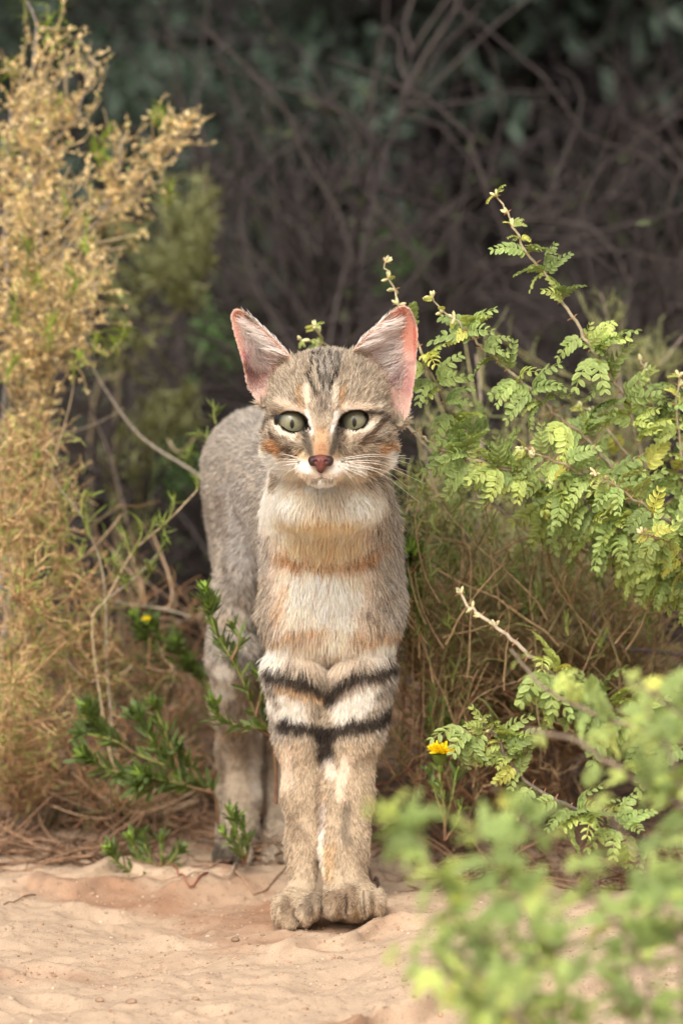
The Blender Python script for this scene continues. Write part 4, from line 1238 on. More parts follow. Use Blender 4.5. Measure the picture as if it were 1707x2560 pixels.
# ================================================================== left side: the straw-coloured seeding shrub
rs = np.random.default_rng(60)
base = at(-60, 2130, .42); base[2] = gz(base[0], base[1])
tall = thing('seeding_shrub', 'tall straw-coloured shrub full of dry seed heads along the left edge', 'shrub', base)
bp = (-60, 2130)
st_px = [
    ([(66, 0), (92, 60), (84, 150), (77, 230), (60, 340), (61, 500), (63, 631), (80, 760), (60, 1000), (10, 1400), (-30, 1800), bp], .44, .44, 2.4, 5),
    ([(478, 322), (425, 380), (367, 432), (312, 480), (268, 509), (222, 551), (168, 620), (145, 670), (110, 800), (70, 1100), (20, 1500), bp], .46, .44, 2.4, 5.5),
    ([(236, 150), (205, 250), (190, 300), (150, 340), (100, 420), (70, 560)], .44, .44, 1.6, 3),
    ([(310, 330), (300, 400), (285, 470), (255, 540), (200, 600), (130, 720)], .47, .44, 1.6, 3),
    ([(30, 240), (20, 380), (10, 560), (20, 800), (0, 1200), bp], .42, .44, 2, 4),
    ([(103, 560), (103, 700), (103, 842), (90, 1000), (60, 1200), (10, 1600), bp], .38, .42, 2, 4),
    ([(250, 700), (200, 800), (120, 920), (80, 1100), (0, 1500), bp], .36, .42, 1.8, 4),
    ([(-10, 600), (-20, 900), (-30, 1500), bp], .4, .42, 2, 4)]
stems, radii = [], []
for pts, Y0, Y1, r0, r1 in st_px:
    stems.append(px_stem(pts, Y0, Y1, 24)); radii.append(np.linspace(msize(r0), msize(r1), 24))
stem_parts(tall, base, stems, radii, lin(158, 146, 138))
SA = np.array(stems)
blobs = [(120, 120, 60, 90, .38, .5, 22), (70, 160, 60, 90, .38, .5, 16), (215, 90, 24, 30, .42, .48, 4), (255, 170, 20, 25, .42, .48, 4), (262, 250, 16, 40, .42, .48, 4), (120, 250, 100, 60, .38, .5, 34), (60, 330, 70, 60, .38, .5, 22), (130, 330, 90, 70, .38, .5, 26),
         (60, 480, 70, 110, .36, .5, 46), (150, 440, 60, 70, .36, .5, 24), (490, 300, 35, 22, .43, .5, 10), (440, 320, 75, 36, .43, .5, 22), (385, 400, 40, 40, .43, .5, 12), (410, 460, 28, 36, .43, .5, 6),
         (285, 400, 34, 50, .43, .5, 16), (300, 470, 50, 50, .43, .5, 16), (310, 560, 42, 60, .42, .5, 20), (200, 520, 60, 60, .38, .5, 26), (90, 620, 110, 110, .34, .5, 70), (220, 640, 60, 60, .36, .46, 24), (300, 640, 20, 40, .4, .48, 6),
         (110, 760, 130, 90, .30, .46, 80), (240, 740, 45, 70, .32, .44, 24), (90, 900, 120, 90, .28, .44, 80), (200, 850, 60, 70, .30, .42, 26), (60, 1030, 90, 80, .26, .42, 50), (30, 700, 60, 300, .3, .46, 70)]
blobs = [q[:6] + (max(2, int(q[6] * .55)),) for q in blobs]
T = blobpts(blobs, rs)
tw = fill_twigs(SA, T, rs)
b = Buf()
tubes(b, tw, np.linspace(1.0, .45, 7)[None] * .00085 * rs.uniform(.7, 1.3, (len(tw), 1)), 4, lin(200, 178, 140) * rs.uniform(.7, 1.1, (len(tw), 1)))
O, D2 = branch_off(tw, len(tw) * 3, .4, 1, .9, rs)
t2 = strands(O, D2, rs.uniform(.008, .030, len(O)), 4, .2, (0, 0, .06), rs)
tubes(b, t2, np.linspace(1, .6, 4)[None] * .0005 * np.ones((len(t2), 1)), 3, lin(196, 172, 124) * rs.uniform(.7, 1.1, (len(t2), 1)))
b.build('twigs', M_WOOD, tall, base, kind='stuff')
b = Buf()
O, Tn, ii = along(t2, 5, .3, 1, rs)
n = len(O); O = O + rs.normal(size=(n, 3)) * .0011
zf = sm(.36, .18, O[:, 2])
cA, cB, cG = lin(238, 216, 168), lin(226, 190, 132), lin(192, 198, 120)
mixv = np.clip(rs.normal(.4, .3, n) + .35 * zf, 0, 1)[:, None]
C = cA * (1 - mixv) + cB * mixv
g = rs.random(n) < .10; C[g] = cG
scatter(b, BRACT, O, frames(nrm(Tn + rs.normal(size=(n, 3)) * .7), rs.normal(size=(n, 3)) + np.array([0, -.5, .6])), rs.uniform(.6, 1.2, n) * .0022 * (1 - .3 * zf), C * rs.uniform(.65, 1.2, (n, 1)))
b.build('seed_heads', M_SEED, tall, base, kind='stuff')
# green growing shoots among the seed heads
def green_shoot(root, off, p0, p1, Y, seed, lf=1.0, col=lin(150, 168, 70), n=34, w=1.0):
    r2 = np.random.default_rng(seed)
    A, B2 = at(p0[0], p0[1], Y), at(p1[0], p1[1], Y + .01)
    mid = (A + B2) / 2 + r2.normal(size=3) * .004
    P = resample([A, mid, B2], 10)
    b = Buf(); tubes(b, P, np.linspace(.0009, .0005, 10), 5, lin(150, 150, 84))
    t = r2.uniform(.1, 1, n); x = t * 8.99; k = x.astype(int); f = (x - k)[:, None]
    O = P[k] * (1 - f) + P[k + 1] * f
    T = nrm(P[k + 1] - P[k])
    Dd = nrm(T * .8 + nrm(r2.normal(size=(n, 3))) * .9)
    scatter(b, SLIVC if r2.random() < .7 else SLIV, O, frames(Dd, T + r2.normal(size=(n, 3)) * .2), r2.uniform(.5, 1.1, n) * .010 * lf, col * r2.uniform(.75, 1.2, (n, 1)))
    return b.build('shoot', M_LEAF, root, off)
for i, (a, c, Y, lf) in enumerate([((150, 120), (158, -10), .44, 1.2), ((60, 60), (44, -20), .44, 1.2), ((108, 110), (120, 10), .44, 1.1), ((50, 190), (40, 160), .44, 1), ((255, 420), (272, 330), .45, 1.2), ((250, 390), (238, 370), .45, 1), ((400, 330), (408, 275), .46, 1.2), ((380, 300), (400, 270), .46, 1),
        ((216, 640), (218, 545), .34, 1.1), ((60, 700), (64, 600), .32, 1.1), ((164, 750), (164, 670), .32, 1.1), ((80, 730), (84, 690), .32, 1), ((415, 520), (420, 450), .46, 1.1), ((280, 880), (310, 800), .33, 1.1), ((270, 890), (245, 830), .33, 1), ((300, 880), (320, 840), .33, 1),
        ((30, 800), (40, 740), .3, 1.1), ((120, 880), (130, 790), .3, 1.1), ((20, 960), (40, 900), .28, 1), ((180, 960), (200, 880), .3, 1.1), ((150, 560), (160, 500), .4, 1), ((20, 420), (30, 350), .44, 1.1), ((140, 300), (150, 240), .45, 1)]):
    green_shoot(tall, base, a, c, Y, 600 + i, lf)

# ------------------------------------------------ olive green shrub just behind it, blurred
rs = np.random.default_rng(61)
base = at(330, 1900, .85); base[2] = gz(base[0], base[1])
ol = thing('olive_shrub', 'blurred olive green shrub with bare slanting branches behind the straw-coloured one', 'shrub', base)
stems, radii = [], []
for pts, r0, r1 in [([(520, 440), (500, 560), (480, 650), (400, 700), (330, 770), (300, 900), (290, 1300), (330, 1900)], 3, 7),
                    ([(545, 640), (480, 740), (420, 810), (360, 880), (300, 940), (240, 980), (230, 1300), (330, 1900)], 3, 6),
                    ([(330, 580), (350, 620), (400, 640), (440, 700)], 2, 3), ([(490, 780), (470, 760), (440, 790)], 2, 3), ([(410, 430), (415, 520), (430, 600), (420, 690)], 2, 4), ([(480, 960), (470, 1060), (400, 1100), (340, 1300), (330, 1900)], 3, 5)]:
    stems.append(px_stem(pts, .8, .85, 20)); radii.append(np.linspace(msize(r0), msize(r1), 20))
stem_parts(ol, base, stems, radii, lin(134, 120, 96))
T = blobpts([(510, 520, 40, 110, .72, .9, 26), (420, 540, 50, 100, .72, .9, 26), (400, 640, 80, 50, .72, .9, 22), (470, 620, 50, 50, .72, .9, 14), (330, 700, 70, 60, .7, .9, 18), (490, 730, 40, 40, .7, .9, 8), (300, 830, 60, 60, .7, .9, 14), (400, 1000, 70, 70, .6, .85, 22), (470, 1000, 40, 70, .6, .85, 14), (330, 1120, 90, 100, .6, .85, 26), (250, 540, 60, 80, .7, .9, 12)], rs)
tw = fill_twigs(np.array(stems), T, rs)
b = Buf(); tubes(b, tw, np.linspace(1, .5, 7)[None] * .0009 * np.ones((len(tw), 1)), 4, lin(130, 128, 78)); b.build('twigs', M_WOOD, ol, base, kind='stuff')
O, Tn, ii = along(tw, 12, .25, 1, rs); n = len(O)
b = Buf(); scatter(b, SLIV, O, frames(nrm(Tn + rs.normal(size=(n, 3)) * .7), rs.normal(size=(n, 3))), rs.uniform(.5, 1.2, n) * .014, lin(140, 142, 98) * rs.uniform(.6, 1.2, (n, 1))); b.build('foliage', M_LEAF, ol, base, kind='stuff')

# ------------------------------------------------ lower orange-tan twiggy shrub
rs = np.random.default_rng(62)
base = at(90, 2120, .30); base[2] = gz(base[0], base[1])
lo = thing('rusty_shrub', 'low rusty tan shrub of very fine twigs at the lower left', 'shrub', base)
stems, radii = [], []
for pts, Y0, r0, r1 in [([(20, 1080), (14, 1220), (24, 1400), (30, 1560), (60, 1850), (90, 2120)], .26, 2, 3.5), ([(30, 1490), (66, 1520), (78, 1580), (70, 1660), (30, 1780), (60, 1980), (90, 2120)], .2, 1.6, 2.5), ([(140, 1320), (150, 1420), (190, 1500), (200, 1700), (140, 1950), (90, 2120)], .28, 2, 3),
                        ([(120, 1080), (100, 1300), (60, 1500), (90, 1800), (90, 2120)], .34, 2, 3.5), ([(260, 1560), (220, 1700), (160, 1900), (90, 2120)], .3, 1.6, 3), ([(0, 1300), (-20, 1600), (20, 1900), (90, 2120)], .24, 2, 3), ([(40, 1700), (10, 1850), (50, 2000), (90, 2120)], .2, 1.5, 2.5),
                        ([(290, 1700), (260, 1850), (180, 2020), (90, 2120)], .3, 1.6, 2.6)]:
    stems.append(px_stem(pts, Y0, .30, 18)); radii.append(np.linspace(msize(r0), msize(r1), 18))
stem_parts(lo, base, stems, radii, lin(184, 160, 130))
T = blobpts([(60, 1130, 120, 110, .22, .4, 60), (60, 1280, 110, 100, .2, .38, 50), (190, 1200, 60, 60, .28, .38, 16), (90, 1420, 130, 120, .18, .36, 70), (230, 1430, 90, 80, .26, .4, 26), (60, 1600, 120, 120, .18, .36, 80), (210, 1600, 90, 90, .24, .38, 36), (60, 1780, 110, 110, .18, .34, 90), (60, 1930, 110, 90, .2, .34, 90), (200, 1850, 90, 110, .22, .34, 36), (230, 1720, 90, 70, .24, .36, 24)], rs)
tw = fill_twigs(np.array(stems), T, rs, up=.1)
b = Buf(); tubes(b, tw, np.linspace(1, .5, 7)[None] * .0006 * rs.uniform(.7, 1.5, (len(tw), 1)), 4, lin(176, 138, 100) * rs.uniform(.6, 1.15, (len(tw), 1)))
O, D2 = branch_off(tw, len(tw) * 6, .3, 1, 1.1, rs)
t2 = strands(O, D2, rs.uniform(.006, .022, len(O)), 4, .3, (0, 0, .02), rs)
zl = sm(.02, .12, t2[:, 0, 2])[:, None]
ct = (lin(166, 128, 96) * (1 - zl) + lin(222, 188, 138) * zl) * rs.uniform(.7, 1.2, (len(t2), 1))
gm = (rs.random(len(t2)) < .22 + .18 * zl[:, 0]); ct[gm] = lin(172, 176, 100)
tubes(b, t2, np.linspace(1, .5, 4)[None] * .00038 * np.ones((len(t2), 1)), 3, ct)
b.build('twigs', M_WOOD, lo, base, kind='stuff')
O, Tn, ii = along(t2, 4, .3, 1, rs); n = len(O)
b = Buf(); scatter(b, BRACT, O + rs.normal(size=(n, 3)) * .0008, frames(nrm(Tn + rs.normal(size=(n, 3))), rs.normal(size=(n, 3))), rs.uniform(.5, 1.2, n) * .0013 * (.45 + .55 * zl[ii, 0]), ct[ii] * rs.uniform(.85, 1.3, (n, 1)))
b.build('seed_heads', M_SEED, lo, base, kind='stuff')

# ------------------------------------------------ wiry bare stems with curled green leaves, between the shrub and the cat
rs = np.random.default_rng(63)
base = at(300, 1990, .34); base[2] = gz(base[0], base[1])
wi = thing('wiry_shrub', 'wiry shrub of bare pale stems with small curled green leaves just left of the cat', 'shrub', base)
wst = [([(494, 1225), (421, 1302), (370, 1345), (325, 1390), (268, 1497), (230, 1560), (260, 1800), (300, 1990)], .22, 3, 3.5), ([(130, 1187), (153, 1225), (203, 1286), (226, 1340), (249, 1393), (264, 1493), (270, 1700), (300, 1990)], .24, 3, 3.5),
       ([(205, 800), (214, 850), (230, 915), (291, 1015), (344, 1083), (402, 1129), (494, 1187), (540, 1260)], .40, 3.5, 4.5), ([(225, 990), (233, 1037), (268, 1118), (291, 1194), (318, 1305)], .55, 4, 5), ([(188, 942), (176, 1010), (157, 1080), (130, 1187), (140, 1400), (300, 1990)], .30, 2.4, 3),
       ([(310, 1020), (245, 1057), (161, 1087), (120, 1110)], .42, 2.5, 3), ([(420, 1345), (385, 1395), (330, 1450), (264, 1500)], .25, 2, 2.5), ([(160, 1460), (200, 1520), (240, 1600), (300, 1990)], .28, 2, 2.6), ([(500, 1080), (450, 1130), (420, 1100)], .5, 3, 3),
       ([(210, 1540), (250, 1500), (330, 1512), (420, 1525), (490, 1550), (520, 1600)], .36, 3, 4), ([(430, 1560), (500, 1540), (560, 1520)], .42, 3, 3), ([(200, 1660), (300, 1660), (420, 1740), (520, 1810), (600, 1870)], .34, 2.2, 3), ([(400, 1640), (440, 1680), (410, 1750), (420, 1820), (380, 1900), (300, 1990)], .3, 2.4, 3),
       ([(90, 1800), (170, 1900), (220, 1960), (300, 1990)], .26, 1.8, 2.4), ([(270, 1740), (360, 1800), (470, 1870), (560, 1930)], .32, 2, 2.6), ([(380, 1870), (460, 1820), (520, 1790)], .36, 2.2, 3)]
stems, radii = [], []
for pts, Y0, r0, r1 in wst:
    stems.append(px_stem(pts, Y0, Y0 + .04, 20)); radii.append(np.linspace(msize(r0) * .6, msize(r1) * .9, 20))
cc_ = [lin(196, 176, 140), lin(176, 164, 142), lin(192, 178, 158), lin(150, 134, 122)]
for i, (P, R) in enumerate(zip(stems, radii)):
    b = Buf(); tubes(b, P, R, 6, cc_[i % 4]); b.build('branch', M_WOOD, wi, base)
for i, (a, c, Y) in enumerate([((494, 1225), (492, 1195), .22), ((421, 1302), (432, 1240), .22), ((421, 1302), (418, 1345), .22), ((360, 1350), (385, 1300), .22), ((325, 1385), (312, 1330), .22), ((330, 1385), (350, 1300), .22), ((390, 1400), (410, 1350), .24), ((300, 1440), (276, 1400), .24), ((370, 1410), (360, 1400), .24),
        ((203, 1286), (235, 1240), .24), ((210, 1300), (245, 1280), .24), ((226, 1340), (215, 1250), .24), ((180, 1260), (175, 1220), .24), ((130, 1190), (100, 1120), .26), ((170, 1330), (150, 1290), .26), ((540, 1060), (536, 1015), .24), ((516, 1120), (490, 1085), .24), ((450, 1140), (470, 1120), .4), ((200, 1400), (170, 1350), .26), ((110, 1420), (100, 1350), .26), ((320, 1480), (330, 1440), .24)]):
    green_shoot(wi, base, a, c, Y, 700 + i, 1.05, lin(140, 158, 76), 15)
T = blobpts([(200, 1550, 110, 90, .26, .42, 40), (330, 1620, 110, 90, .28, .44, 44), (430, 1700, 90, 90, .3, .42, 36), (330, 1800, 130, 90, .26, .42, 50), (450, 1850, 80, 80, .28, .4, 34), (330, 1950, 150, 70, .24, .38, 60), (480, 1960, 60, 60, .26, .36, 26), (180, 1980, 110, 60, .22, .34, 44), (560, 1500, 60, 60, .36, .46, 12), (300, 1350, 90, 90, .34, .46, 14)], rs)
tw = fill_twigs(np.array(stems), T, rs, N=9, up=-.3)
b = Buf(); tubes(b, tw, np.linspace(1, .5, 9)[None] * .00075 * rs.uniform(.6, 1.6, (len(tw), 1)), 4, lin(186, 158, 128) * rs.uniform(.45, 1.25, (len(tw), 1)))
O, D2 = branch_off(tw, len(tw) * 4, .2, 1, 1.1, rs)
t2 = strands(O, D2, rs.uniform(.01, .04, len(O)), 5, .3, (0, 0, 0), rs)
ct = np.where(rs.random((len(t2), 1)) < .3, lin(120, 128, 70), lin(170, 128, 92)) * rs.uniform(.6, 1.15, (len(t2), 1))
tubes(b, t2, np.linspace(1, .5, 5)[None] * .00045 * np.ones((len(t2), 1)), 3, ct)
b.build('twigs', M_WOOD, wi, base, kind='stuff')

# ------------------------------------------------ low green leafy herbs
def herb_thing(label, base_px, Y, sprigs, seed, name='leafy_herb', **k):
    base = at(base_px[0], base_px[1], Y); base[2] = gz(base[0], base[1])
    root = thing(name, label, 'plant', base)
    herb(root, base, sprigs, seed, **k)
    return root, base
herb_thing('bright green leafy herb with rounded tufts, left of the hind leg', (545, 2060), .20, [
    ([(545, 2060), (533, 1983), (450, 1930), (330, 1880), (260, 1830), (217, 1765)], [.20, .16], 1.15), ([(533, 1983), (440, 1920), (380, 1850), (340, 1780)], [.19, .18], 1.15),
    ([(533, 1983), (400, 1950), (290, 1930), (205, 1885)], [.19, .14], 1.15), ([(533, 1983), (450, 1960), (400, 1950), (355, 1935)], [.19, .15], 1.2), ([(450, 1930), (430, 1870), (400, 1800), (385, 1760)], [.18, .17], 1.0),
    ([(400, 1950), (370, 1970), (340, 1965)], [.17, .15], 1.1), ([(330, 1880), (280, 1850), (200, 1830)], [.17, .16], 1.0), ([(500, 1960), (470, 1900), (450, 1870)], [.19, .18], .9)], 81, leafn=2.0)
herb_thing('leafy herb sprig climbing up in front of the hind leg', (690, 2010), .12, [
    ([(690, 2010), (684, 1846), (640, 1790), (613, 1714), (580, 1648), (545, 1590), (527, 1540), (514, 1470)], [.12, .10], 1.05),
    ([(684, 1846), (640, 1820), (590, 1812), (550, 1800), (530, 1745)], [.12, .10], .95), ([(640, 1790), (655, 1720), (648, 1690)], [.11, .10], .95), ([(580, 1648), (600, 1600), (585, 1570)], [.1, .1], .9),
    ([(684, 1846), (680, 1780), (672, 1740)], [.12, .11], .9)], 82, leafn=1.7)
herb_thing('small spiky green herb tuft before the hind paw', (612, 2160), .13, [([(612, 2160), (600, 2110), (580, 2030)], [.13, .12], 1.0), ([(612, 2160), (590, 2120), (560, 2080)], [.13, .12], .8), ([(612, 2160), (620, 2110), (606, 2060)], [.13, .12], .8)], 83, leafn=1.6)
herb_thing('dark green herb lying low on the sand at the shrub edge', (400, 2180), .16, [([(400, 2180), (360, 2190), (300, 2160), (275, 2120)], [.16, .14], .9), ([(400, 2180), (370, 2200), (330, 2215)], [.16, .12], .9), ([(400, 2180), (350, 2150), (325, 2090)], [.17, .17], .9),
    ([(400, 2180), (370, 2140), (358, 2085)], [.17, .17], .9), ([(400, 2180), (405, 2140), (400, 2100)], [.17, .17], .85), ([(400, 2180), (430, 2150), (450, 2120)], [.17, .16], .8)], 84, leafn=1.9)
flr, flb = herb_thing('leafy herb bearing one small yellow bud, behind the wiry stems', (560, 1900), .33, [([(560, 1900), (520, 1720), (453, 1629), (410, 1600), (375, 1555)], [.33, .30], 1.05), ([(520, 1720), (460, 1660), (400, 1640), (345, 1560)], [.33, .30], 1.0), ([(520, 1720), (470, 1640), (440, 1600)], [.33, .3], 1.0), ([(520, 1720), (490, 1680), (470, 1650)], [.33, .31], .9), ([(410, 1600), (360, 1590), (335, 1540)], [.31, .30], .9)], 85, leafn=1.5)
def yellow_flower(root, off, px, py, Y, R, seed, nf=46):
    r2 = np.random.default_rng(seed)
    c = at(px, py, Y); b = Buf()
    # green cup
    n = 12; P = np.stack([c + np.array([0, 0, -R * 1.0]), c + np.array([0, 0, -R * .6]), c + np.array([0, 0, -R * .1])])
    tubes(b, P, np.array([R * .25, R * .62, R * .66]), 10, lin(120, 140, 62))
    cup = b.build('flower', M_LEAF, root, off)
    b = Buf()
    d = nrm(np.stack([r2.normal(size=nf) * .9, r2.normal(size=nf) * .9 - .2, np.abs(r2.normal(size=nf)) * .6 + .35], -1))
    O = c + d * np.array([.35, .35, .1]) * R
    scatter(b, leaflet(1, .34), O, frames(d, r2.normal(size=(nf, 3)) + np.array([0, 0, 1.])), r2.uniform(.6, 1.0, nf) * R, lin(253, 228, 40) * r2.uniform(.8, 1.1, (nf, 1)))
    b.build('petals', M_LEAF, cup, (0, 0, 0))
    # keep petals in the same frame as the cup
    for ch in cup.children:
        ch.data.transform(Matrix.Translation(-Vector([float(a) for a in off])))
    return c
yellow_flower(flr, flb, 368, 1550, .295, msize(13), 1, 26)
# ================================================================== right side: thorny shrub with compound leaves
base = at(1900, 2000, .12); base[2] = gz(base[0], base[1])
ac = thing('thorny_shrub', 'thorny shrub with pale stems and fresh green compound leaves right of the cat', 'shrub', base)
R0 = (1900, 2000)
# hidden trunk out of frame joins the branches
b = Buf(); q = px_stem([(1900, 2000), (1880, 1750), (1800, 1560), (1740, 1470)], .12, .08, 14); tubes(b, q, np.linspace(.007, .0035, 14), 8, GREY_BARK); b.build('trunk', M_WOOD, ac, base)
thorn_branch(ac, base, [(1235, 483), (1257, 513), (1282, 559), (1298, 603), (1331, 652), (1375, 701), (1397, 745), (1440, 805), (1462, 849), (1495, 893), (1528, 947), (1561, 986), (1577, 1040), (1599, 1117), (1621, 1204), (1643, 1281), (1664, 1346), (1740, 1470)], [.02, .03, .08], 3.2, 6.5, 1, gap=44, dens=1.7)
thorn_branch(ac, base, [(1074, 734), (1107, 778), (1145, 805), (1178, 838), (1205, 871), (1244, 898), (1276, 931), (1309, 958), (1342, 991), (1375, 1024), (1413, 1057), (1451, 1084), (1495, 1128), (1528, 1166), (1566, 1204), (1599, 1243), (1660, 1340), (1740, 1470)], [.0, .02, .08], 3, 6, 2, gap=38, dens=1.5)
thorn_branch(ac, base, [(959, 644), (967, 680), (987, 734), (1010, 800), (1047, 865), (1069, 920), (1101, 975), (1112, 1013), (1140, 1046), (1172, 1106), (1240, 1190), (1400, 1300), (1600, 1420), (1740, 1500)], [.04, .04, .08, .1], 3, 5.5, 3, gap=42, dens=1.1)
thorn_branch(ac, base, [(1009, 1062), (1041, 1084), (1085, 1111), (1134, 1133), (1205, 1155), (1287, 1182), (1397, 1215), (1500, 1290), (1555, 1330), (1740, 1480)], [.02, .02, .06], 3.4, 6, 4, gap=24, dens=2.2, leafzone=(.12, 1), buds=False)
thorn_branch(ac, base, [(787, 811), (805, 845), (825, 870), (870, 910), (960, 1000), (1100, 1150), (1300, 1300), (1740, 1500)], [.10, .12, .12, .1], 2.2, 5, 5, gap=30, dens=.8, leafzone=(0, .06), thorns=False)
thorn_branch(ac, base, [(743, 848), (775, 855), (803, 865), (830, 900), (900, 1000)], [.10, .12], 2, 3, 55, gap=18, dens=.7, leaf_s=(.4, .6), leafzone=(0, .3), thorns=False)
thorn_branch(ac, base, [(1145, 1470), (1167, 1514), (1205, 1541), (1254, 1580), (1304, 1623), (1342, 1656), (1397, 1694), (1451, 1733), (1600, 1800), (1800, 1900)], [.02, .02, .1], 4.5, 7, 6, gap=44, dens=1.9, leaf_s=(1.0, 1.5), end_tip=.30, cols=(lin(200, 184, 156), GREY_BARK))
thorn_branch(ac, base, [(1195, 1800), (1233, 1830), (1282, 1913), (1342, 1973), (1424, 2017), (1506, 2055), (1588, 2088), (1659, 2115), (1800, 2120)], [-.02, .0, .08], 4, 7, 7, gap=36, dens=1.1, leafzone=(0, .75), cols=(GREY_BARK, DARK_BARK))
thorn_branch(ac, base, [(1150, 1850), (1180, 1830), (1220, 1830), (1270, 1870), (1310, 1930)], [-.03, 0], 3, 4, 77, gap=24, dens=1.8)
thorn_branch(ac, base, [(1600, 890), (1620, 950), (1640, 1040), (1680, 1150), (1740, 1400)], [.1, .12], 3, 5, 8, gap=28, dens=1.4)
thorn_branch(ac, base, [(1700, 930), (1690, 1010), (1700, 1110), (1730, 1300), (1760, 1480)], [.05, .08], 3, 5, 9, gap=30, dens=1.15)
thorn_branch(ac, base, [(1450, 1010), (1500, 1050), (1560, 1130), (1620, 1230), (1720, 1420)], [.12, .12], 3, 5, 10, gap=30, dens=1.15)
thorn_branch(ac, base, [(1120, 1060), (1180, 1120), (1250, 1150), (1330, 1230), (1450, 1290), (1740, 1480)], [.10, .10], 3, 5, 11, gap=30, dens=1.25, leafzone=(.0, .8))
thorn_branch(ac, base, [(1300, 1120), (1380, 1150), (1480, 1200), (1560, 1250), (1740, 1470)], [-.02, .08], 3, 5, 12, gap=30, dens=1.25)
thorn_branch(ac, base, [(1480, 1180), (1560, 1230), (1640, 1290), (1707, 1330), (1790, 1500)], [-.05, .05], 3, 5, 13, gap=30, dens=1.15)
thorn_branch(ac, base, [(1600, 1330), (1650, 1350), (1710, 1400), (1780, 1500)], [-.05, .05], 3, 5, 14, gap=30, dens=1.15)
# dark dead limb across it
base2 = at(1850, 1500, .22); base2[2] = gz(base2[0], base2[1])
dl = thing('dead_branch', 'dark grey dead branch arching across the right side behind the green leaves', 'branch', base2)
for pts, Y, r0, r1 in [([(1400, 1325), (1424, 1350), (1506, 1383), (1588, 1410), (1707, 1400), (1850, 1460)], .20, 4, 8), ([(1480, 1520), (1500, 1580), (1560, 1620), (1707, 1640), (1850, 1700)], .2, 3.5, 7), ([(1530, 1560), (1515, 1480), (1480, 1400)], .22, 3, 5), ([(1640, 1400), (1620, 1470), (1700, 1540)], .2, 3, 4)]:
    P = px_stem(pts, Y, Y, 16); b = Buf(); tubes(b, P, np.linspace(msize(r0), msize(r1), 16), 7, lin(104, 92, 90)); b.build('limb', M_WOOD, dl, base2)

# ------------------------------------------------ feathery olive shrub behind, right
rs = np.random.default_rng(71)
base = at(1350, 2020, .42); base[2] = gz(base[0], base[1])
fe = thing('feathery_shrub', 'fine feathery green and tan shrub filling the space behind on the right', 'shrub', base)
stems, radii = [], []
for pts, Y0, r0, r1, c in [([(1189, 887), (1200, 980), (1205, 1089), (1198, 1200), (1194, 1303), (1230, 1600), (1350, 2020)], .34, 4, 6, 0), ([(1060, 1120), (1069, 1166), (1095, 1250), (1123, 1346), (1200, 1600), (1350, 2020)], .32, 4, 5.5, 0), ([(1150, 1199), (1080, 1250), (1008, 1313)], .34, 3, 3.5, 0), ([(1130, 1130), (1145, 1220), (1150, 1300), (1220, 1600), (1350, 2020)], .36, 3.5, 5, 0),
                        ([(1500, 730), (1520, 800), (1540, 900), (1550, 1100), (1480, 1500), (1350, 2020)], .5, 2.5, 5, 0), ([(1707, 840), (1660, 900), (1600, 960), (1560, 1100)], .5, 3, 4, 0), ([(1300, 1250), (1320, 1500), (1330, 1750), (1350, 2020)], .4, 3, 5, 0), ([(1450, 1300), (1440, 1500), (1400, 1800), (1350, 2020)], .42, 3, 5, 0), ([(1600, 1450), (1560, 1650), (1450, 1900), (1350, 2020)], .44, 3, 5, 0),
                        ([(1400, 1480), (1380, 1560), (1420, 1640), (1390, 1700)], .3, 3.5, 5, 1), ([(1525, 1620), (1520, 1700), (1515, 1780)], .28, 4, 5, 1)]:
    stems.append(px_stem(pts, Y0, Y0 + .03, 20)); radii.append(np.linspace(msize(r0) * .7, msize(r1) * .9, 20))
stem_parts(fe, base, stems, radii, lin(176, 160, 142))
T = blobpts([(1080, 1260, 90, 110, .18, .36, 70), (1100, 1420, 110, 110, .17, .36, 90), (1230, 1330, 110, 110, .2, .4, 90), (1250, 1480, 120, 110, .17, .36, 100), (1380, 1380, 120, 100, .2, .4, 90), (1400, 1520, 130, 110, .17, .36, 90), (1530, 1380, 120, 120, .2, .4, 70), (1600, 1520, 120, 110, .18, .36, 80), (1120, 1620, 120, 110, .14, .30, 120), (1080, 1560, 90, 120, .12, .24, 90), (1090, 1760, 100, 120, .12, .24, 90), (1060, 1930, 110, 90, .10, .22, 60), (1230, 1800, 90, 100, .12, .25, 60), (1250, 1650, 110, 110, .14, .30, 70), (1450, 1680, 180, 100, .14, .30, 100), (1640, 1680, 90, 120, .14, .30, 50),
             (1100, 1000, 80, 90, .36, .55, 30), (1190, 880, 50, 80, .4, .55, 12), (1520, 830, 60, 110, .5, .65, 22), (1620, 900, 90, 60, .5, .65, 26), (1300, 1080, 120, 90, .4, .6, 40), (1500, 1080, 140, 110, .4, .6, 50), (1150, 1800, 110, 90, .14, .28, 50), (1400, 1850, 200, 100, .14, .28, 80)], rs)
T = T[rs.random(len(T)) < .72]
tw = fill_twigs(np.array(stems), T, rs, up=.2)
b = Buf(); hk = sm(.30, .08, T[:, 2])[:, None]
tubes(b, tw, np.linspace(1, .5, 7)[None] * .0007 * rs.uniform(.6, 1.5, (len(tw), 1)), 4, (lin(170, 160, 112) * (1 - hk) + lin(176, 136, 104) * hk) * rs.uniform(.6, 1.2, (len(tw), 1)))
O, D2 = branch_off(tw, len(tw) * 5, .25, 1, 1.0, rs)
t2 = strands(O, D2, rs.uniform(.01, .03, len(O)), 4, .25, (0, 0, .05), rs)
hz = sm(.22, .06, t2[:, 0, 2] + .02 * rs.normal(size=len(t2)))[:, None]
ct = (lin(150, 152, 102) * (1 - hz) + lin(186, 154, 118) * hz) * rs.uniform(.45, 1.3, (len(t2), 1))
tubes(b, t2, np.linspace(1, .5, 4)[None] * .0005 * np.ones((len(t2), 1)), 3, ct)
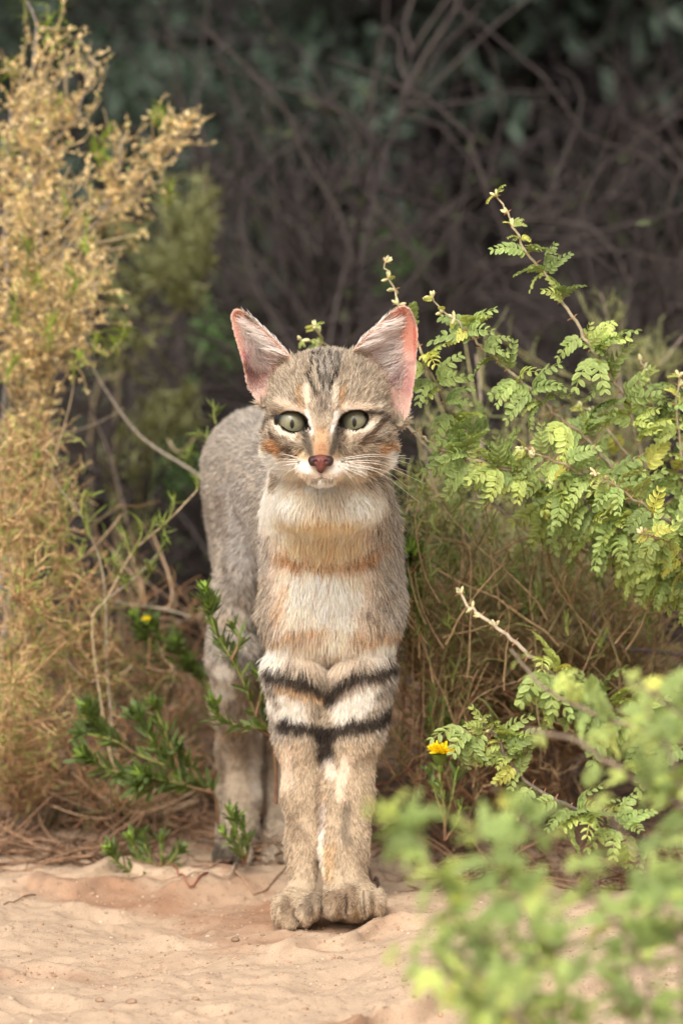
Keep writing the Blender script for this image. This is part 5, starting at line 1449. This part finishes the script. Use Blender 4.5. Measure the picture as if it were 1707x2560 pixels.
b.build('twigs', M_WOOD, fe, base, kind='stuff')
O, Tn, ii = along(t2, 5, .1, 1, rs); n = len(O)
b = Buf(); scatter(b, SLIV, O, frames(nrm(Tn + rs.normal(size=(n, 3)) * .55), rs.normal(size=(n, 3))), rs.uniform(.5, 1.3, n) * .0068, ct[ii] * rs.uniform(.8, 1.3, (n, 1))); b.build('foliage', M_LEAF, fe, base, kind='stuff')

# ------------------------------------------------ herbs right of the cat
r, bb = herb_thing('leafy herb topped by an open yellow flower, right of the forelegs', (1112, 2100), .06, [([(1112, 2100), (1110, 2020), (1100, 1960), (1097, 1900)], [.06, .05], 1.0), ([(1112, 2060), (1090, 1990), (1075, 1930)], [.06, .06], .8), ([(1112, 2060), (1130, 1990), (1140, 1930)], [.06, .07], .8), ([(1112, 2100), (1140, 2060), (1150, 2020)], [.06, .06], .8)], 91, leafn=.8)
yellow_flower(r, bb, 1099, 1882, -.005, msize(30), 2, 90)
herb_thing('broad bright green leaves beside the cat\'s right-hand flank', (1040, 1700), .22, [([(1040, 1700), (1035, 1550), (1030, 1440), (1028, 1370)], [.22, .12], 1.45), ([(1040, 1700), (1020, 1560), (1015, 1470)], [.22, .19], 1.2), ([(1040, 1700), (1050, 1560), (1060, 1480)], [.22, .22], 1.0)], 92, leafn=1.7)
herb_thing('dark spiky herb tuft standing above the yellow flower', (1130, 1990), .16, [([(1130, 1990), (1125, 1880), (1115, 1790)], [.16, .15], 1.0), ([(1130, 1990), (1110, 1900), (1090, 1840)], [.16, .15], 1.0), ([(1130, 1990), (1150, 1900), (1160, 1820)], [.16, .16], .9)], 93, leafn=1.3)
herb_thing('dark green herb tuft deep under the thorny branch', (1260, 1950), .22, [([(1260, 1950), (1240, 1820), (1220, 1740)], [.22, .2], 1.1), ([(1260, 1950), (1280, 1840), (1290, 1770)], [.22, .2], 1.0), ([(1260, 1950), (1310, 1850), (1330, 1790)], [.22, .2], 1.0)], 94, leafn=1.3)
# reddish upright dry stems
base = at(1047, 1990, .17); base[2] = gz(base[0], base[1])
rd = thing('dry_weed', 'upright reddish brown dry weed stems right of the forelegs', 'plant', base)
for pts, Y, r0, r1 in [([(1052, 1500), (1056, 1640), (1050, 1800), (1047, 1951), (1047, 1990)], .17, 2.2, 4), ([(1167, 1530), (1140, 1640), (1100, 1760), (1069, 1831), (1050, 1930), (1047, 1990)], .19, 2.2, 4), ([(1020, 1480), (1022, 1600), (1010, 1760), (1040, 1960)], .2, 1.8, 3), ([(930, 1965), (970, 1955), (1010, 1930), (1050, 1900)], .12, 3, 3.5), ([(1100, 1600), (1080, 1700), (1052, 1780)], .18, 1.6, 2.2)]:
    P = px_stem(pts, Y, .17, 14); b = Buf(); tubes(b, P, np.linspace(msize(r0), msize(r1), 14), 6, lin(132, 88, 68)); b.build('stem', M_WOOD, rd, base)

rs = np.random.default_rng(95)
m = 210
x0 = np.where(rs.random(m) < .6, rs.uniform(960, 1200, m), rs.uniform(1200, 1640, m)); y0 = np.where(x0 > 1200, rs.uniform(1350, 1900, m), rs.uniform(1500, 2080, m))
O = at(x0, y0, rs.uniform(.10, .22, m)); O[:, 2] = np.maximum(O[:, 2], gz(O[:, 0], O[:, 1]))
P = strands(O, np.stack([rs.normal(size=m) * .55, rs.normal(size=m) * .2, np.ones(m)], -1), rs.uniform(.03, .12, m), 9, .10, (0, 0, 0), rs)
b = Buf(); tubes(b, P, np.linspace(1, .5, 9)[None] * rs.uniform(.0004, .0009, (m, 1)), 5, np.where(rs.random((m, 1)) < .5, lin(176, 148, 112), lin(136, 122, 84)) * rs.uniform(.55, 1.15, (m, 1)))
O2, D2 = branch_off(P, 700, .2, 1, 1.0, rs); P2 = strands(O2, D2, rs.uniform(.008, .03, 700), 5, .25, (0, 0, 0), rs)
tubes(b, P2, np.linspace(1, .5, 5)[None] * .0004 * np.ones((700, 1)), 4, np.where(rs.random((700, 1)) < .5, lin(170, 132, 98), lin(140, 146, 84)) * rs.uniform(.5, 1.2, (700, 1)))
b.build('twigs', M_WOOD, rd, base, kind='stuff')
for i in range(78):
    xx, yy = (rs.uniform(955, 1220), rs.uniform(1180, 1980)) if i < 34 else (rs.uniform(1000, 1680), rs.uniform(1230, 1640))
    green_shoot(fe, np.array(fe.location), (xx, yy), (xx + rs.uniform(-25, 25), yy - rs.uniform(35, 80)), rs.uniform(.10, .22), 900 + i, .95, lin(150, 162, 92) if i % 3 else lin(112, 138, 72), 22)

# ================================================================== near bush, strongly out of focus
base = np.array([.24, -1.08, 0.]); base[2] = gz(.24, -1.08)
nb = thing('near_bush', 'fresh green thorny bush close to the camera, blurred across the lower right', 'bush', base)
b = Buf()
for k, e in enumerate([(.07, -1.04, .15), (.12, -1.05, .15), (.17, -1.04, .16), (.22, -1.0, .22)]):
    P = resample([base, (base + np.array(e)) / 2 + np.array([.02, 0, .02]), e], 12)
    tubes(b, P, np.linspace(.006, .0032, 12), 7, lin(120, 100, 84))
b.build('trunk', M_WOOD, nb, base)
NB = [  # tip ... root, depth range
    ([(900, 2010), (960, 2030), (1030, 2066), (1069, 2143), (1134, 2279), (1200, 2420), (1260, 2600)], [-.98, -1.02], 3, 6, 15, 4.2, 5),
    ([(1230, 1960), (1280, 2020), (1340, 2090), (1397, 2170), (1506, 2279), (1600, 2400), (1640, 2600)], [-.92, -1.02], 3, 7, 17, 2.8, 1),
    ([(1150, 2030), (1200, 2100), (1260, 2200), (1330, 2330), (1400, 2450), (1420, 2620)], [-1.02, -1.02], 3, 7, 16, 2.8, 2),
    ([(1315, 1825), (1424, 1842), (1506, 1897), (1615, 1968), (1707, 2017), (1850, 2120)], [-.7, -.8], 7, 12, 30, 2.0, 3),
    ([(1276, 1623), (1342, 1705), (1424, 1760), (1560, 1809), (1707, 1850), (1850, 1900)], [-.45, -.6], 5, 8, 30, 1.1, 4),
    ([(960, 2380), (1040, 2400), (1150, 2450), (1280, 2520), (1400, 2640)], [-1.02, -1.06], 3, 6, 18, 2.6, 6),
    ([(1060, 2290), (1150, 2320), (1250, 2380), (1340, 2480), (1420, 2620)], [-1.02, -1.02], 3, 6, 18, 2.6, 7),
    ([(1640, 1700), (1620, 1800), (1680, 1900), (1707, 2000), (1780, 2150)], [-.75, -.9], 5, 8, 20, 2.6, 8),
    ([(1480, 1990), (1540, 2060), (1600, 2160), (1680, 2300), (1720, 2600)], [-.92, -1.02], 3, 7, 18, 2.6, 9),
    ([(1560, 1700), (1640, 1740), (1700, 1790), (1800, 1900)], [-.8, -.9], 4, 7, 22, 2.4, 10),
    ([(1700, 2150), (1690, 2250), (1700, 2400), (1720, 2600)], [-.9, -1.02], 3, 6, 18, 2.4, 11),
    ([(1120, 2480), (1200, 2510), (1300, 2560), (1380, 2650)], [-1.1, -1.06], 3, 6, 17, 2.6, 12),
    ([(1330, 2330), (1400, 2380), (1500, 2440), (1560, 2520), (1600, 2640)], [-1.1, -1.06], 3, 6, 22, 2.0, 13),
    ([(1420, 2130), (1480, 2200), (1560, 2330), (1600, 2600)], [-.9, -1.02], 3, 6, 20, 2.4, 14)]
for pts, Ys, r0, r1, gap, dn_, sd in NB:
    thorn_branch(nb, base, pts, Ys, r0 * .75, r1 * .75, 100 + sd, gap=gap, dens=dn_ * .34, leaf_s=(.65, 1.0), buds=False, thorns=False, leafzone=(0, .92), cols=(lin(140, 124, 104), lin(120, 100, 86)), tipm=ACY)

# ================================================================== twigs, litter and stones on the sand
rs = np.random.default_rng(90)
def ground_twig(label, pts, Y0, Y1, r0, col, lift=.002, group=None):
    q = resample(pts, 16); P = at(q[:, 0], q[:, 1], np.linspace(Y0, Y1, 16))
    base = P[-1].copy(); base[2] = gz(base[0], base[1])
    b = Buf(); tubes(b, P, np.linspace(msize(r0) * .5, msize(r0), 16), 6, col)
    o = b.build('twig', M_WOOD, None, base); o.location = tuple(float(a) for a in base)
    tag(o, label, 'twig', group)
    return o
def onground(pts):
    """pixel points -> ground contact points"""
    out = []
    for x, y in pts:
        Y = 0.1
        for _ in range(30):
            p = at(x, y, Y); e = p[2] - gz(p[0], p[1]) - .002
            Y += e / (SP + .02)
        out.append(at(x, y, Y))
    return out
def lying_twig(label, pts, r0, col, group=None):
    P = resample(onground(pts), 18); P[:, 2] = gz(P[:, 0], P[:, 1]) + msize(r0) * .8 + .004 * np.sin(np.linspace(0, np.pi, 18)) * rs.uniform(.2, 1)
    base = P[-1].copy(); b = Buf(); tubes(b, P, np.linspace(msize(r0) * .6, msize(r0), 18), 6, col)
    o = b.build('twig', M_WOOD, None, base); o.location = tuple(float(a) for a in base); tag(o, label, 'twig', group)
lying_twig('long thin twig curving over the sand left of the forepaws', [(305, 2190), (360, 2220), (430, 2240), (500, 2235), (560, 2215), (640, 2200), (720, 2175)], 3, lin(168, 136, 112))
lying_twig('reddish forked twig end arching before the hind paw', [(370, 2125), (430, 2160), (470, 2200), (520, 2235)], 3, lin(160, 104, 80))
lying_twig('pale crooked twig lying in front of the hind paw', [(450, 2200), (520, 2180), (575, 2190), (600, 2165), (640, 2150)], 4.5, lin(176, 154, 132))
lying_twig('grey twig running behind the forepaws towards the hind paw', [(530, 2115), (600, 2105), (660, 2112), (740, 2110), (800, 2120)], 4, lin(170, 146, 122))
lying_twig('thicker brown root crossing beside the hind paw', [(480, 2170), (540, 2165), (600, 2150), (660, 2130), (720, 2120)], 6, lin(140, 112, 92))
lying_twig('short curved straw to the left, lying on bare sand', [(10, 2255), (60, 2240), (90, 2232)], 2.2, lin(120, 88, 66))
lying_twig('brown twig stub poking out right of the right forepaw', [(905, 2160), (940, 2200), (960, 2245)], 5, lin(120, 92, 78))
lying_twig('thin fork of twig leaning behind the right forepaw', [(955, 2110), (930, 2150), (985, 2100), (1000, 2080)], 3, lin(150, 124, 104))
lying_twig('long pale straw at the edge of the bush on the right', [(1050, 2150), (1150, 2140), (1260, 2160), (1380, 2150)], 3, lin(180, 156, 120))
for i in range(34):
    left = i < 17
    x0 = rs.uniform(380, 780) if left else rs.uniform(930, 1700); y0 = rs.uniform(2050, 2160) if left else rs.uniform(2060, 2210)
    a = rs.uniform(-.5, .5); L = rs.uniform(50, 150)
    lying_twig('thin dry twig among the litter left of the forelegs' if left else 'thin dry twig among the litter right of the forelegs', [(x0, y0), (x0 + L * .5, y0 + a * L * .4 + rs.uniform(-10, 10)), (x0 + L, y0 + a * L * .3)], rs.uniform(1.4, 3), lin(156, 126, 100) * rs.uniform(.55, 1.1), 'dry twigs in the litter left of the forelegs' if left else 'dry twigs in the litter right of the forelegs')
# mass of fine litter under the bushes
n = 5200
X = rs.uniform(-.42, .48, n); Yy = rs.uniform(.16, 1.1, n) ; edge = .20 - .14 * sm(.03, .12, X) + .075 * vnoise(X * 22, X * 0, X * 0, 3) + .03 * vnoise(X * 60, X * 0, X * 0, 4)
Yy = edge + (rs.random(n) ** 1.6) * .9
ang = rs.uniform(0, np.pi, n)
O = np.stack([X, Yy, gz(X, Yy) + rs.uniform(0, .012, n)], -1)
P = strands(O, np.stack([np.cos(ang), np.sin(ang), rs.normal(size=n) * .25], -1), rs.uniform(.012, .07, n), 5, .2, (0, 0, -.02), rs)
P[:, :, 2] = np.maximum(P[:, :, 2], gz(P[:, :, 0], P[:, :, 1]) + .0008)
b = Buf(); tubes(b, P, np.linspace(1, .6, 5)[None] * rs.uniform(.0004, .0012, (n, 1)), 4, lin(150, 118, 92) * rs.uniform(.4, 1.15, (n, 1)))
lf_n = 1800
X = rs.uniform(-.42, .48, lf_n); Yy = .20 - .12 * sm(.03, .12, X) + (rs.random(lf_n) ** 1.4) * .7 - .03
O = np.stack([X, Yy, gz(X, Yy) + .001], -1)
scatter(b, SLIV, O, frames(nrm(np.stack([rs.normal(size=lf_n), rs.normal(size=lf_n), rs.normal(size=lf_n) * .3], -1)), np.array([0, 0, 1.]) + rs.normal(size=(lf_n, 3)) * .3), rs.uniform(.5, 1.2, lf_n) * .009, lin(164, 128, 92) * rs.uniform(.5, 1.2, (lf_n, 1)))
o = b.build('leaf_litter', M_WOOD, None, kind='stuff'); tag(o, 'dry brown twig and leaf litter under the bushes', 'litter')
# stones
def pebble(r, seed):
    r2 = np.random.default_rng(seed)
    V, F4, F3 = uv_ball(1, 12, 8); k = fbm(V[:, 0] * 1.3 + seed, V[:, 1] * 1.3, V[:, 2] * 1.3, 2, seed)
    V = V * (1 + .28 * k)[:, None] * np.array([1, .8, .6]) * r
    b = Buf(); b.add(V, F4, lin(150, 124, 102) * r2.uniform(.75, 1.15)); b.f.append(np.array(F3))
    return b
for i, (x, y, r, lab) in enumerate([(588, 2350, 11, 'brown pebble left of the left forepaw'), (250, 2496, 12, 'pinkish pebble near the lower left of the sand'), (490, 2492, 9, 'small brown pebble at the bottom, left of centre'), (175, 2310, 7, 'tiny stone on the bare sand at the left'),
        (385, 2350, 6, 'tiny pale stone midway across the left sand'), (620, 2560, 9, 'brown clod at the bottom edge of the sand'), (330, 2500, 14, 'flat sandy clod half buried at the lower left'), (520, 2440, 6, 'small pale grain before the ridge of sand'), (60, 2420, 7, 'small dark stone at the far left of the sand'), (850, 2420, 8, 'small clod on the ridge below the paws'), (1010, 2450, 8, 'small clod between the paws and the near bush')]):
    p = onground([(x, y)])[0]; b = pebble(msize(r), i + 3)
    o = b.build('pebble', M_STONE); o.location = (float(p[0]), float(p[1]), float(gz(p[0], p[1])) + msize(r) * .25); tag(o, lab, 'pebble')
n = 6500
X = rs.uniform(-.30, .30, n); Yy = rs.uniform(-.46, .24, n); keep = fbm(X * 30, Yy * 30, 0 * X, 2, 9) > -.25; X, Yy = X[keep], Yy[keep]; n = len(X)
V, F4, F3 = uv_ball(1, 6, 4); V = V * np.array([1, .85, .6])
b = Buf(); scatter(b, (V, [np.array(F4), np.array(F3)], np.ones(len(V))), np.stack([X, Yy, gz(X, Yy) + .0002], -1), frames(rs.normal(size=(n, 3)) * np.array([1, 1, .2]), np.array([0, 0, 1.]) + rs.normal(size=(n, 3)) * .2), np.minimum(rs.lognormal(-7.3, .5, n), .0028), np.where(rs.random((n, 1)) < .25, lin(200, 180, 156), lin(178, 146, 118)) * rs.uniform(.7, 1.1, (n, 1)))
o = b.build('sand_crumbs', M_STONE, None, kind='stuff'); tag(o, 'loose grains and crumbs of sand on the surface', 'sand crumbs')

finish_leaves()
